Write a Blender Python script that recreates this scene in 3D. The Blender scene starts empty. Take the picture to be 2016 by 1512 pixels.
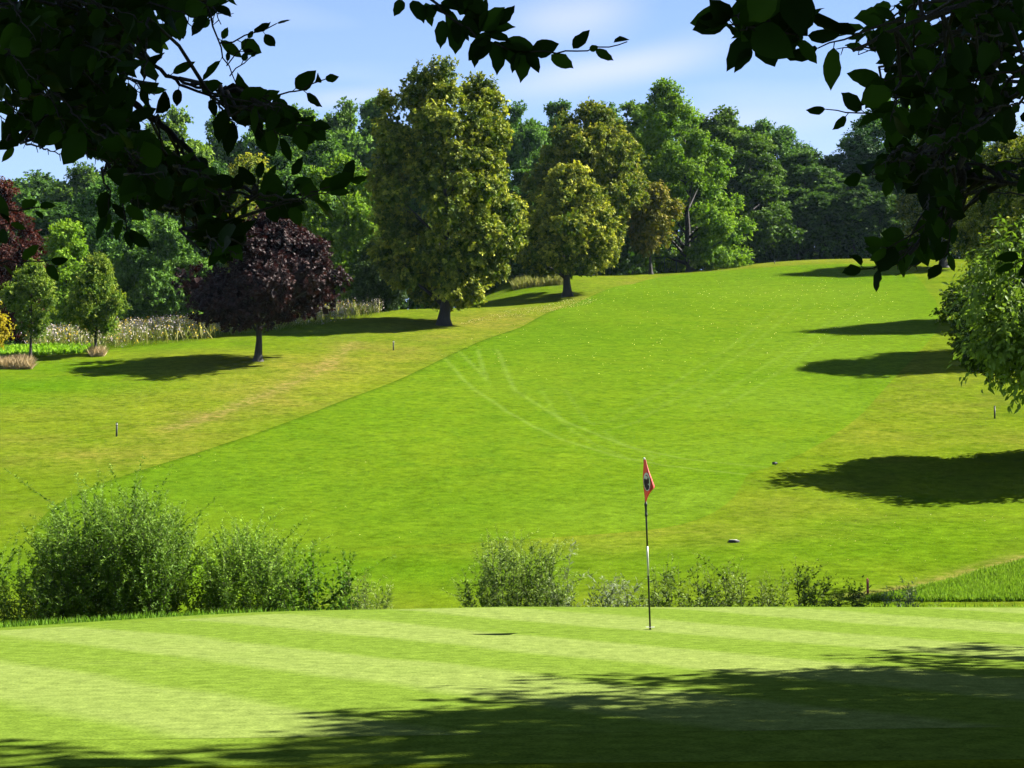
import bpy, math
import numpy as np
from mathutils import Vector, Matrix

# ------------------------------------------------------------------ camera, sky, sun, exposure
sc = bpy.context.scene
COL = sc.collection
W, H, F = 2016.0, 1512.0, 3500.0          # photograph's pixels and focal length in pixels
CAMZ = 1.6
PITCH = math.atan((985.0 - 756.0) / F)
cd = bpy.data.cameras.new("camera")
cd.sensor_width = 36.0
cd.lens = 36.0 * F / W
cd.clip_start = 0.05
cd.clip_end = 5000.0
cam = bpy.data.objects.new("camera", cd)
cam.location = (0, 0, CAMZ)
cam.rotation_euler = (math.pi / 2 + PITCH, 0, 0)
COL.objects.link(cam)
sc.camera = cam

SUN_AZ, SUN_EL = math.radians(70.0), math.radians(43.0)   # azimuth from +Y towards +X
SUN = Vector((math.sin(SUN_AZ) * math.cos(SUN_EL), math.cos(SUN_AZ) * math.cos(SUN_EL), math.sin(SUN_EL)))

world = bpy.data.worlds.new("World")
sc.world = world
world.use_nodes = True
nt = world.node_tree
nt.nodes.clear()
out = nt.nodes.new("ShaderNodeOutputWorld")
bg = nt.nodes.new("ShaderNodeBackground")
sky = nt.nodes.new("ShaderNodeTexSky")
sky.sky_type = 'NISHITA'
sky.sun_disc = False
sky.sun_elevation = SUN_EL
sky.sun_rotation = SUN_AZ
sky.altitude = 300
sky.air_density = 1.0
sky.dust_density = 0.3
sky.ozone_density = 2.0
tc = nt.nodes.new("ShaderNodeTexCoord")
mp = nt.nodes.new("ShaderNodeMapping")
mp.inputs['Rotation'].default_value = (0, math.radians(-12), 0)
mp.inputs['Scale'].default_value = (1.6, 1.6, 9.0)
mp.inputs['Location'].default_value = (0.35, 0.0, 0.42)
nz = nt.nodes.new("ShaderNodeTexNoise")
nz.inputs['Scale'].default_value = 1.6
nz.inputs['Detail'].default_value = 2.5
nz.inputs['Roughness'].default_value = 0.55
rp = nt.nodes.new("ShaderNodeValToRGB")
rp.color_ramp.elements[0].position = 0.40
rp.color_ramp.elements[0].color = (0, 0, 0, 1)
rp.color_ramp.elements[1].position = 0.66
rp.color_ramp.elements[1].color = (0.5, 0.5, 0.5, 1)
mx = nt.nodes.new("ShaderNodeMixRGB")
mx.inputs['Color2'].default_value = (4.3, 4.55, 5.7, 1)
tint = nt.nodes.new("ShaderNodeMixRGB")
tint.blend_type = 'MULTIPLY'
tint.inputs['Fac'].default_value = 1.0
tint.inputs['Color2'].default_value = (0.22, 0.36, 0.64, 1)
nt.links.new(tc.outputs['Generated'], mp.inputs['Vector'])
nt.links.new(mp.outputs['Vector'], nz.inputs['Vector'])
nt.links.new(nz.outputs['Fac'], rp.inputs['Fac'])
nt.links.new(sky.outputs['Color'], tint.inputs['Color1'])
# summer haze: the sky pales and brightens towards the horizon
sxyz = nt.nodes.new("ShaderNodeSeparateXYZ")
nt.links.new(tc.outputs['Generated'], sxyz.inputs[0])
hz = nt.nodes.new("ShaderNodeMapRange")
hz.inputs['From Min'].default_value = 0.08
hz.inputs['From Max'].default_value = 0.45
hz.inputs['To Min'].default_value = 0.95
hz.inputs['To Max'].default_value = 0.0
nt.links.new(sxyz.outputs['Z'], hz.inputs['Value'])
hm = nt.nodes.new("ShaderNodeMixRGB")
hm.inputs['Color2'].default_value = (2.75, 3.85, 5.6, 1)
nt.links.new(hz.outputs[0], hm.inputs['Fac'])
nt.links.new(tint.outputs['Color'], hm.inputs['Color1'])
nt.links.new(hm.outputs['Color'], mx.inputs['Color1'])
nt.links.new(rp.outputs['Color'], mx.inputs['Fac'])
# two thin streaks of high cloud, each a great circle band across part of the sky
def sky_ray(px, py):
    u, v = (px - W / 2) / F, (H / 2 - py) / F
    return Vector((u, math.cos(PITCH) - v * math.sin(PITCH), math.sin(PITCH) + v * math.cos(PITCH))).normalized()
last = mx.outputs['Color']
for a, b, wid, amt in (((930, 180), (1490, 62), .017, .5), ((960, 32), (1290, -4), .02, .42), ((540, 196), (820, 176), .008, .3), ((1150, 250), (1700, 215), .016, .25)):
    ra, rb = sky_ray(*a), sky_ray(*b)
    nrm = ra.cross(rb).normalized(); mid = (ra + rb).normalized(); half = math.acos(max(-1, min(1, ra.dot(rb)))) / 2
    d1 = nt.nodes.new("ShaderNodeVectorMath"); d1.operation = 'DOT_PRODUCT'; d1.inputs[1].default_value = nrm
    nt.links.new(tc.outputs['Generated'], d1.inputs[0])
    wob = nt.nodes.new("ShaderNodeMath"); wob.operation = 'MULTIPLY_ADD'; wob.inputs[1].default_value = wid * 1.6; wob.inputs[2].default_value = -wid * .8
    nt.links.new(nz.outputs['Fac'], wob.inputs[0])
    sm_ = nt.nodes.new("ShaderNodeMath"); sm_.operation = 'ADD'
    nt.links.new(d1.outputs['Value'], sm_.inputs[0]); nt.links.new(wob.outputs[0], sm_.inputs[1])
    ab = nt.nodes.new("ShaderNodeMath"); ab.operation = 'ABSOLUTE'; nt.links.new(sm_.outputs[0], ab.inputs[0])
    m1 = nt.nodes.new("ShaderNodeMapRange"); m1.interpolation_type = 'SMOOTHSTEP'
    m1.inputs['From Min'].default_value = 0; m1.inputs['From Max'].default_value = wid; m1.inputs['To Min'].default_value = amt; m1.inputs['To Max'].default_value = 0
    nt.links.new(ab.outputs[0], m1.inputs['Value'])
    d2 = nt.nodes.new("ShaderNodeVectorMath"); d2.operation = 'DISTANCE'; d2.inputs[1].default_value = mid
    nt.links.new(tc.outputs['Generated'], d2.inputs[0])
    m2 = nt.nodes.new("ShaderNodeMapRange"); m2.interpolation_type = 'SMOOTHSTEP'
    m2.inputs['From Min'].default_value = half * .1; m2.inputs['From Max'].default_value = half * 1.15; m2.inputs['To Min'].default_value = 1; m2.inputs['To Max'].default_value = 0
    nt.links.new(d2.outputs['Value'], m2.inputs['Value'])
    ml = nt.nodes.new("ShaderNodeMath"); ml.operation = 'MULTIPLY'
    nt.links.new(m1.outputs[0], ml.inputs[0]); nt.links.new(m2.outputs[0], ml.inputs[1])
    cx_ = nt.nodes.new("ShaderNodeMixRGB"); cx_.inputs['Color2'].default_value = (4.1, 4.15, 5.5, 1)
    nt.links.new(ml.outputs[0], cx_.inputs['Fac']); nt.links.new(last, cx_.inputs['Color1'])
    last = cx_.outputs['Color']
nt.links.new(last, bg.inputs['Color'])
bg.inputs['Strength'].default_value = 0.05
nt.links.new(bg.outputs['Background'], out.inputs['Surface'])

sl = bpy.data.lights.new("sun", 'SUN')
sl.energy = 5.0
sl.angle = math.radians(0.53)
sl.color = (1.0, 0.95, 0.86)
so = bpy.data.objects.new("sun", sl)
so.rotation_euler = SUN.to_track_quat('Z', 'Y').to_euler()
so.location = (60, 40, 80)
COL.objects.link(so)

sc.view_settings.view_transform = 'Standard'
sc.view_settings.look = 'None'
sc.view_settings.gamma = 1.0
sc.view_settings.use_curve_mapping = False
sc.view_settings.exposure = 2.3
sc.cycles.max_bounces = 6
sc.cycles.diffuse_bounces = 2
sc.cycles.glossy_bounces = 2
sc.cycles.transmission_bounces = 3
sc.cycles.transparent_max_bounces = 4
sc.cycles.volume_bounces = 0
sc.cycles.use_denoising = True
sc.cycles.caustics_reflective = False
sc.cycles.caustics_refractive = False

# ------------------------------------------------------------------ helpers
def prop(o, label=None, cat=None, group=None, kind=None):
    if label: o['label'] = label
    if cat: o['category'] = cat
    if group: o['group'] = group
    if kind: o['kind'] = kind
    return o

def thing(name, loc, label, cat, group=None, rz=0.0):
    o = bpy.data.objects.new(name, None)
    o.empty_display_size = 0.3
    o.location = loc
    o.rotation_euler = (0, 0, rz)
    COL.objects.link(o)
    return prop(o, label, cat, group)

def np_mesh(name, V, faces, mat, attrs=None, smooth=False):
    """faces: list of int arrays (n,k)"""
    me = bpy.data.meshes.new(name)
    V = np.ascontiguousarray(V, dtype=np.float32)
    me.vertices.add(len(V))
    me.vertices.foreach_set("co", V.ravel())
    faces = [f for f in faces if len(f)]
    loops = np.concatenate([f.ravel() for f in faces]).astype(np.int32)
    tot = np.concatenate([np.full(len(f), f.shape[1], dtype=np.int32) for f in faces])
    start = np.concatenate([[0], np.cumsum(tot)[:-1]]).astype(np.int32)
    me.loops.add(len(loops))
    me.loops.foreach_set("vertex_index", loops)
    me.polygons.add(len(tot))
    me.polygons.foreach_set("loop_start", start)
    me.polygons.foreach_set("loop_total", tot)
    if smooth:
        me.polygons.foreach_set("use_smooth", np.ones(len(tot), dtype=bool))
    for k, a in (attrs or {}).items():
        at = me.attributes.new(k, 'FLOAT', 'POINT')
        at.data.foreach_set("value", np.ascontiguousarray(a, dtype=np.float32))
    me.update(calc_edges=True)
    me.validate()
    for m in (mat if isinstance(mat, (list, tuple)) else [mat]):
        me.materials.append(m)
    return me

def link(name, me, parent=None, loc=(0, 0, 0)):
    o = bpy.data.objects.new(name, me)
    o.location = loc
    COL.objects.link(o)
    if parent: o.parent = parent
    return o

def norm(a):
    return a / np.maximum(np.linalg.norm(a, axis=-1, keepdims=True), 1e-9)

class Tubes:
    """collects tapered tubes into one mesh"""
    def __init__(self, sides=7):
        self.V, self.Q, self.T, self.n, self.s = [], [], [], 0, sides
    def add(self, pts, rad, sides=None):
        s = sides or self.s
        P = np.asarray(pts, float); R = np.asarray(rad, float)
        T = norm(np.gradient(P, axis=0))
        up = np.where(np.abs(T[:, 2:3]) > 0.9, np.array([[1.0, 0, 0]]), np.array([[0, 0, 1.0]]))
        A = norm(np.cross(T, up)); B = np.cross(T, A)
        an = np.linspace(0, 2 * np.pi, s, endpoint=False)
        ring = P[:, None] + R[:, None, None] * (np.cos(an)[None, :, None] * A[:, None] + np.sin(an)[None, :, None] * B[:, None])
        m = len(P)
        self.V.append(ring.reshape(-1, 3))
        i = np.arange(m - 1)[:, None] * s; j = np.arange(s)[None]; j2 = (j + 1) % s
        q = np.stack([i + j, i + j2, i + s + j2, i + s + j], -1).reshape(-1, 4) + self.n
        self.Q.append(q)
        self.V.append(P[[0, -1]])
        c0 = self.n + m * s
        jj = np.arange(s); jn = (jj + 1) % s
        self.T.append(np.stack([jn + self.n, jj + self.n, np.full(s, c0)], -1))
        e = self.n + (m - 1) * s
        self.T.append(np.stack([jj + e, jn + e, np.full(s, c0 + 1)], -1))
        self.n += m * s + 2
    def mesh(self, name, mat):
        return np_mesh(name, np.concatenate(self.V), [np.concatenate(self.Q), np.concatenate(self.T)], mat, smooth=True)

def box_mb(lst, c, s, bev=0.0):
    """append box (verts, quads)"""
    x, y, z = [v / 2 for v in s]
    V = np.array([[-x,-y,-z],[x,-y,-z],[x,y,-z],[-x,y,-z],[-x,-y,z],[x,-y,z],[x,y,z],[-x,y,z]]) + np.array(c)
    Q = np.array([[0,3,2,1],[4,5,6,7],[0,1,5,4],[1,2,6,5],[2,3,7,6],[3,0,4,7]])
    n = sum(len(v) for v, _ in lst)
    lst.append((V, Q + n))

def boxes_mesh(name, lst, mat):
    return np_mesh(name, np.concatenate([v for v, _ in lst]), [np.concatenate([q for _, q in lst])], mat)

# ------------------------------------------------------------------ photograph <-> world
SP, CP = math.sin(PITCH), math.cos(PITCH)
def ray(px, py):
    u = (np.asarray(px, float) - W / 2) / F; v = (H / 2 - np.asarray(py, float)) / F
    d = np.stack([u + 0 * v, CP - v * SP + 0 * u, SP + v * CP + 0 * u], -1)
    return d / d[..., 1:2]
def atY(px, py, Y):
    return ray(px, py) * np.asarray(Y, float)[..., None] + np.array([0, 0, CAMZ])

# ------------------------------------------------------------------ terrain: smooth surface through surveyed points
ctrl = []
for px, lst in {
    0:   [(1090,50),(1020,54.5),(950,60),(850,69.5),(780,78),(730,86),(695,95)],
    250: [(1085,50.5),(950,60),(850,69.7),(780,78.5),(715,89),(675,100)],
    500: [(1080,51),(950,60),(850,70),(780,79),(712,89.5),(668,100),(645,108)],
    750: [(1085,50),(950,60),(850,70),(750,84.5),(680,98),(640,109),(612,120)],
    1000:[(1080,50),(1000,56),(900,64.5),(800,77),(700,94),(640,111),(600,128),(572,141),(556,150)],
    1250:[(1100,48),(1000,56),(900,65),(800,77.5),(700,94.5),(640,110.5),(600,126),(560,146),(540,158)],
    1500:[(1130,45.5),(1050,51.5),(950,60),(850,71),(750,86),(650,108),(600,125),(550,152),(519,180)],
    1760:[(1150,44.5),(1050,51.5),(950,60),(850,71),(750,86),(650,107.5),(600,124.5),(550,151),(512,181)],
    2016:[(1150,44.5),(1100,47.5),(1000,55.5),(900,65),(800,77.5),(700,95),(650,107.5),(600,124),(550,150.5),(514,180)],
}.items():
    for py, Y in lst:
        p = atY(px, py, Y); ctrl.append(tuple(p))
for x in (-14, -9, -4.5, 0, 4.5, 9, 14):
    for Y in (-15, -5, 5, 11, 16, 21, 24):
        ctrl.append((x, Y, -.012 * max(0, -x - 4) * max(0, Y - 20)))
for x, z in ((-14, -.75), (-7.5, -.36), (-4, -.1), (0, 0.0), (4, 0.0), (8, 0.0), (14, 0.0)):
    ctrl.append((x, 27.0, z))
for x, z in ((-14,-1.3), (-7,-1.05), (-3,-.8), (1,-.7), (5,-.6), (9,-.5), (14,-.4)):
    ctrl.append((x, 31.5, z))
for x, z in ((-16,-1.5), (-10,-1.5), (-5,-1.45), (0,-1.4), (5,-1.3), (9,-1.1), (14,-.8)):
    ctrl.append((x, 38.0, z))
for x in (-24, 24):
    for Y in (-15, 0, 12, 24): ctrl.append((x, Y, 0.0))
for x, Y, z in ((-45,0,-.5),(45,0,.5),(-45,30,-1.2),(45,30,-.2),(-45,60,3.5),(45,60,3.6),(-50,95,9.6),(50,95,10.4),
                (-55,125,12),(-36,125,11.4),(-20,132,12),(-8,150,15.5),(-60,150,13.5),(-30,152,14),(-60,185,18),(-30,185,18),(-8,185,19.5),
                (8,185,22.5),(60,130,16.5),(65,180,25.5),(28,205,26.2),(50,205,26.4),(8,215,24),(-20,215,22),(-60,215,22),
                (-60,260,24),(0,260,26),(60,260,27)):
    ctrl.append((x, Y, z))
C3 = np.array(ctrl)
def _phi(r2):
    return 0.5 * r2 * np.log(np.maximum(r2, 1e-9))
def _fit():
    X = C3[:, :2] / 50.0
    n = len(X)
    K = _phi(((X[:, None] - X[None]) ** 2).sum(-1)) + np.eye(n) * 2e-4
    P = np.c_[np.ones(n), X]
    A = np.block([[K, P], [P.T, np.zeros((3, 3))]])
    return np.linalg.solve(A, np.r_[C3[:, 2], 0, 0, 0])
WGT = _fit()
def gz(x, y):
    x = np.clip(np.asarray(x, float), -68, 68); y = np.clip(np.asarray(y, float), -18, 262)
    sh = np.broadcast(x, y).shape
    Q = np.stack(np.broadcast_arrays(x, y), -1).reshape(-1, 2) / 50.0
    X = C3[:, :2] / 50.0
    o = np.empty(len(Q))
    for i in range(0, len(Q), 20000):
        q = Q[i:i + 20000]
        o[i:i + 20000] = _phi(((q[:, None] - X[None]) ** 2).sum(-1)) @ WGT[:-3] + WGT[-3] + q @ WGT[-2:]
    return o.reshape(sh)
def gz1(x, y): return float(gz(np.array([x]), np.array([y]))[0])
_YS = np.concatenate([np.arange(9.0, 60, 0.1), np.arange(60, 240, 0.25)])
def on_ground(px, py, ymin=9.0):
    d = ray(px, py)
    ys = _YS[_YS >= ymin]
    P = d[None] * ys[:, None] + np.array([0, 0, CAMZ])
    g = gz(P[:, 0], P[:, 1])
    k = np.nonzero(P[:, 2] <= g)[0]
    i = k[0] if len(k) else len(ys) - 1
    p = P[i].copy(); p[2] = g[i]
    return p
def poly_world(pts, ymin=9.0):
    return np.array([on_ground(a, b, ymin)[:2] for a, b in pts])

def seg_dist(Q, P, closed=True):
    A = P; B = np.roll(P, -1, 0)
    if not closed: A, B = P[:-1], P[1:]
    best = np.full(len(Q), 1e9)
    for a, b in zip(A, B):
        ab = b - a
        t = np.clip(((Q - a) @ ab) / max(ab @ ab, 1e-9), 0, 1)
        d = np.linalg.norm(Q - (a + t[:, None] * ab), axis=1)
        best = np.minimum(best, d)
    return best
def inside(Q, P):
    r = np.zeros(len(Q), bool)
    for a, b in zip(P, np.roll(P, -1, 0)):
        c = ((a[1] > Q[:, 1]) != (b[1] > Q[:, 1]))
        xi = (b[0] - a[0]) * (Q[:, 1] - a[1]) / (b[1] - a[1] + 1e-12) + a[0]
        r ^= c & (Q[:, 0] < xi)
    return r
def smooth_poly(P, it=3):
    for _ in range(it):
        N = np.roll(P, -1, 0)
        P = np.stack([P * .75 + N * .25, P * .25 + N * .75], 1).reshape(-1, 2)
    return P
def sdf(Q, P):
    d = seg_dist(Q, P)
    return np.where(inside(Q, P), d, -d)

# ------------------------------------------------------------------ materials
def new_mat(name):
    m = bpy.data.materials.new(name); m.use_nodes = True
    t = m.node_tree; t.nodes.clear()
    o = t.nodes.new("ShaderNodeOutputMaterial")
    return m, t, o
def nd(t, typ, **kw):
    n = t.nodes.new(typ)
    for k, v in kw.items():
        if k in n.inputs.keys() if hasattr(n.inputs, 'keys') else False: n.inputs[k].default_value = v
        else: setattr(n, k, v)
    return n
def c4(c): return (c[0], c[1], c[2], 1.0)
def mixc(t, fac, a, b, blend='MIX'):
    n = t.nodes.new("ShaderNodeMixRGB"); n.blend_type = blend
    for s, v in (('Fac', fac), ('Color1', a), ('Color2', b)):
        if isinstance(v, bpy.types.NodeSocket): t.links.new(v, n.inputs[s])
        elif isinstance(v, (int, float)): n.inputs[s].default_value = v
        else: n.inputs[s].default_value = c4(v)
    return n.outputs[0]
def mth(t, op, a, b=None, clamp=False):
    n = t.nodes.new("ShaderNodeMath"); n.operation = op; n.use_clamp = clamp
    for i, v in enumerate((a, b)):
        if v is None: continue
        if isinstance(v, bpy.types.NodeSocket): t.links.new(v, n.inputs[i])
        else: n.inputs[i].default_value = v
    return n.outputs[0]
def noise(t, vec, scale, detail=3.0, rough=0.55):
    n = t.nodes.new("ShaderNodeTexNoise")
    n.inputs['Scale'].default_value = scale; n.inputs['Detail'].default_value = detail; n.inputs['Roughness'].default_value = rough
    if vec is not None: t.links.new(vec, n.inputs['Vector'])
    return n.outputs['Fac']
def ramp(t, fac, lo, hi, a=(0, 0, 0), b=(1, 1, 1)):
    n = t.nodes.new("ShaderNodeValToRGB")
    n.color_ramp.elements[0].position = lo; n.color_ramp.elements[0].color = c4(a)
    n.color_ramp.elements[1].position = hi; n.color_ramp.elements[1].color = c4(b)
    t.links.new(fac, n.inputs['Fac'])
    return n.outputs['Color']
def attr(t, name):
    n = t.nodes.new("ShaderNodeAttribute"); n.attribute_name = name
    return n.outputs['Fac']
def coords(t):
    return t.nodes.new("ShaderNodeTexCoord").outputs['Object']

GRASS_ALBEDO, LEAF_ALBEDO = .46, .75
def k3(c, f): return tuple(v * f for v in c[:3])
def grass_mat(name, base, light, dark, dry, dry_amt=0.0, bump=0.35, attrs=(), stripes=None, fine=1.0, streak=.8):
    base, light, dark, dry = (k3(v, GRASS_ALBEDO) for v in (base, light, dark, dry))
    if stripes: stripes = k3(stripes, GRASS_ALBEDO)
    m, t, o = new_mat(name)
    v = coords(t)
    big = noise(t, v, 0.075, 3); mid = noise(t, v, 0.55, 4); sm = noise(t, v, 3.2 * fine, 4, .6); fi = noise(t, v, 22.0 * fine, 3, .65)
    c = mixc(t, ramp(t, big, .38, .62), base, light)
    c = mixc(t, ramp(t, mid, .42, .75), c, dark)
    if stripes:
        sx = t.nodes.new("ShaderNodeSeparateXYZ"); t.links.new(v, sx.inputs[0])
        wob = mth(t, 'MULTIPLY', mth(t, 'SUBTRACT', noise(t, v, .5, 2), .5), .5)
        u = mth(t, 'ADD', mth(t, 'ADD', mth(t, 'MULTIPLY', sx.outputs[0], .76), mth(t, 'MULTIPLY', sx.outputs[1], .65)), wob)
        s = mth(t, 'SINE', mth(t, 'MULTIPLY', mth(t, 'SUBTRACT', u, 6.2), 2 * math.pi / 3.1))
        c = mixc(t, mth(t, 'MULTIPLY', ramp(t, mth(t, 'ADD', mth(t, 'MULTIPLY', s, .5), .5), .34, .66), .8), stripes, c)
    if dry_amt:
        dn = ramp(t, mth(t, 'ADD', mth(t, 'MULTIPLY', noise(t, v, .16, 5, .65), .6), mth(t, 'MULTIPLY', mid, .4)), .5, .68)
        c = mixc(t, mth(t, 'MULTIPLY', dn, dry_amt), c, dry)
    if 'dry' in attrs:
        dn2 = ramp(t, mth(t, 'ADD', mth(t, 'MULTIPLY', noise(t, v, .22, 5, .7), .55), mth(t, 'MULTIPLY', sm, .45)), .36, .62)
        c = mixc(t, mth(t, 'MULTIPLY', attr(t, 'dry'), mth(t, 'MULTIPLY', dn2, .72)), c, dry)
    if 'lush' in attrs:
        c = mixc(t, attr(t, 'lush'), c, (.044, .094, .003))
    if 'bare' in attrs:
        c = mixc(t, mth(t, 'MULTIPLY', attr(t, 'bare'), ramp(t, sm, .3, .6)), c, (.14, .094, .042))
    if 'track' in attrs:
        c = mixc(t, attr(t, 'pale'), c, (.066, .112, .008))
        for nm, amt in (('d_main', .38), ('d_faint', .2)):
            d = mth(t, 'ABSOLUTE', mth(t, 'SUBTRACT', attr(t, nm), .55))
            w = mth(t, 'SUBTRACT', 1.0, mth(t, 'DIVIDE', d, .2), True)
            c = mixc(t, mth(t, 'MULTIPLY', mth(t, 'MULTIPLY', w, amt), ramp(t, mid, .0, .45)), c, (.098, .142, .028))
        c = mixc(t, mth(t, 'MULTIPLY', attr(t, 'edge'), .6), c, (.024, .047, .002))  # painted shade line beside the taller rough
    # grain of the turf: lighter and darker blades
    c = mixc(t, streak, c, ramp(t, noise(t, v, 1.15 * fine, 3, .6), .32, .68, (.72, .74, .7), (1.26, 1.24, 1.2)), 'MULTIPLY')
    c = mixc(t, 0.7, c, ramp(t, sm, .3, .72, (.55, .58, .5), (1.35, 1.32, 1.3)), 'MULTIPLY')
    c = mixc(t, 0.75, c, ramp(t, fi, .3, .72, (.5, .55, .5), (1.45, 1.4, 1.35)), 'MULTIPLY')
    b = nd(t, "ShaderNodeBsdfPrincipled")
    t.links.new(c, b.inputs['Base Color'])
    b.inputs['Roughness'].default_value = .8
    b.inputs['Specular IOR Level'].default_value = 0.0
    bm = t.nodes.new("ShaderNodeBump")
    bm.inputs['Strength'].default_value = bump; bm.inputs['Distance'].default_value = .06
    t.links.new(mth(t, 'ADD', mth(t, 'MULTIPLY', sm, .8), mth(t, 'MULTIPLY', fi, .3)), bm.inputs['Height'])
    t.links.new(bm.outputs[0], b.inputs['Normal'])
    t.links.new(b.outputs[0], o.inputs[0])
    return m

def leaf_mat(name, dark, mid, light, tip=None, trans=.24, spec=.05, rough=.6, tboost=(1.5, 1.6, .7)):
    """foliage: colour by each leaf's own tint; tips of shoots carry their own colour (young leaves, bracts)"""
    m, t, o = new_mat(name)
    dark, mid, light = (k3(v, LEAF_ALBEDO) for v in (dark, mid, light))
    if tip: tip = k3(tip, LEAF_ALBEDO)
    ti = attr(t, 'tint')
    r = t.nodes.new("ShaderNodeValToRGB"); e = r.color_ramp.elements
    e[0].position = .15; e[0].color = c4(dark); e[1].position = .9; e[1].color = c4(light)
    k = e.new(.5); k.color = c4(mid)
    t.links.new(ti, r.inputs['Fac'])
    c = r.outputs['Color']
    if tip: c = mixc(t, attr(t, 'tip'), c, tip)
    oi = t.nodes.new("ShaderNodeObjectInfo")
    c = mixc(t, 1.0, c, oi.outputs['Color'], 'MULTIPLY')
    b = nd(t, "ShaderNodeBsdfPrincipled")
    t.links.new(c, b.inputs['Base Color'])
    b.inputs['Roughness'].default_value = rough
    b.inputs['Specular IOR Level'].default_value = spec
    tr = t.nodes.new("ShaderNodeBsdfTranslucent")
    t.links.new(mixc(t, 1.0, c, tboost, 'MULTIPLY'), tr.inputs['Color'])
    ms = t.nodes.new("ShaderNodeMixShader"); ms.inputs[0].default_value = trans
    t.links.new(b.outputs[0], ms.inputs[1]); t.links.new(tr.outputs[0], ms.inputs[2])
    t.links.new(ms.outputs[0], o.inputs[0])
    return m

def plain_mat(name, col, rough=.6, spec=.3, var=.25, scale=20.0, bump=.2, metallic=0.0):
    m, t, o = new_mat(name)
    v = coords(t)
    n = noise(t, v, scale, 4)
    c = mixc(t, 1.0, k3(col, .55), ramp(t, n, .3, .7, (1 - var,) * 3, (1 + var,) * 3), 'MULTIPLY')
    b = nd(t, "ShaderNodeBsdfPrincipled")
    t.links.new(c, b.inputs['Base Color'])
    b.inputs['Roughness'].default_value = rough; b.inputs['Specular IOR Level'].default_value = spec; b.inputs['Metallic'].default_value = metallic
    bm = t.nodes.new("ShaderNodeBump"); bm.inputs['Strength'].default_value = bump; bm.inputs['Distance'].default_value = .02
    t.links.new(n, bm.inputs['Height']); t.links.new(bm.outputs[0], b.inputs['Normal'])
    t.links.new(b.outputs[0], o.inputs[0])
    return m
def bark_mat(name, col):
    m, t, o = new_mat(name)
    mp = t.nodes.new("ShaderNodeMapping"); mp.inputs['Scale'].default_value = (9, 9, 1.6)
    t.links.new(coords(t), mp.inputs[0])
    n = noise(t, mp.outputs[0], 1.5, 6, .7)
    c = mixc(t, 1.0, col, ramp(t, n, .3, .7, (.45, .45, .45), (1.5, 1.5, 1.5)), 'MULTIPLY')
    b = nd(t, "ShaderNodeBsdfPrincipled"); t.links.new(c, b.inputs['Base Color']); b.inputs['Roughness'].default_value = .9
    bm = t.nodes.new("ShaderNodeBump"); bm.inputs['Strength'].default_value = .6; bm.inputs['Distance'].default_value = .05
    t.links.new(n, bm.inputs['Height']); t.links.new(bm.outputs[0], b.inputs['Normal']); t.links.new(b.outputs[0], o.inputs[0])
    return m

M = {}
DRY = (.27, .215, .05)
M['rough'] = grass_mat('rough_grass', (.132, .208, .010), (.185, .238, .016), (.092, .168, .007), DRY, .3, .5, ('dry', 'lush', 'bare'), None, 1.0, .6)
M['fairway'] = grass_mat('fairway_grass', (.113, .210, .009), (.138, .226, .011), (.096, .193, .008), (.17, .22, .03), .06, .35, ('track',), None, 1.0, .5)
M['green'] = grass_mat('putting_grass', (.255, .33, .088), (.27, .34, .096), (.24, .32, .08), (.30, .345, .105), .2, .12, (), (.172, .265, .035), 2.0, .18)
M['fringe'] = grass_mat('fringe_grass', (.165, .26, .03), (.19, .275, .04), (.135, .23, .022), DRY, .08, .4, (), None, 1.6, .4)
M['bark'] = bark_mat('bark_dark', (.018, .015, .012))
M['bark_grey'] = bark_mat('bark_grey', (.03, .027, .023))
M['stem'] = plain_mat('green_brown_stem', (.07, .075, .03), .8)
M['linden'] = leaf_mat('linden_leaf', (.028, .06, .006), (.08, .135, .012), (.20, .26, .022), (.48, .47, .055), .2)
M['maple'] = leaf_mat('purple_leaf', (.010, .006, .006), (.021, .011, .011), (.046, .024, .022), (.08, .042, .036), .12, .08, .55, (1.9, .8, .6))
M['copper'] = leaf_mat('copper_leaf', (.018, .007, .006), (.048, .014, .011), (.09, .032, .02), (.12, .05, .025), .2, .05, .6, (1.7, .9, .6))
M['broad'] = leaf_mat('broad_leaf', (.032, .068, .012), (.082, .15, .022), (.165, .26, .042), (.22, .32, .055))
M['bright'] = leaf_mat('bright_leaf', (.05, .115, .008), (.115, .23, .015), (.21, .34, .03), (.28, .38, .035), .28)
M['lime'] = leaf_mat('lime_leaf', (.045, .09, .007), (.11, .175, .014), (.22, .27, .025), (.44, .40, .045), .24)
M['rust'] = leaf_mat('rust_leaf', (.06, .075, .010), (.15, .15, .015), (.24, .20, .025), (.38, .24, .04), .24)
M['sapling'] = leaf_mat('sapling_leaf', (.035, .08, .009), (.085, .165, .017), (.17, .27, .03), (.32, .36, .045), .26)
M['gold'] = leaf_mat('golden_leaf', (.16, .12, .01), (.30, .23, .015), (.42, .33, .02), (.5, .42, .03), .35)
M['conifer'] = leaf_mat('scale_leaf', (0.018, 0.042, 0.010), (0.036, 0.072, 0.014), (0.060, 0.102, 0.022), (0.096, 0.156, 0.036), .1)
M['willow'] = leaf_mat('willow_leaf', (.05, .11, .012), (.115, .21, .024), (.21, .33, .05), (.30, .42, .08), .22, .05, .6)
M['olive'] = leaf_mat('olive_leaf', (.055, .10, .018), (.13, .20, .035), (.25, .34, .07), (.32, .40, .09), .22, .06, .6)
M['silver'] = leaf_mat('silver_leaf', (.10, .14, .075), (.17, .22, .12), (.27, .32, .19), (.30, .35, .2), .22, .06, .6)
M['cherry'] = leaf_mat('cherry_leaf', (0.060, 0.108, 0.014), (0.120, 0.204, 0.026), (0.204, 0.300, 0.048), (0.240, 0.324, 0.060), .3, .08, .55)
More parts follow.
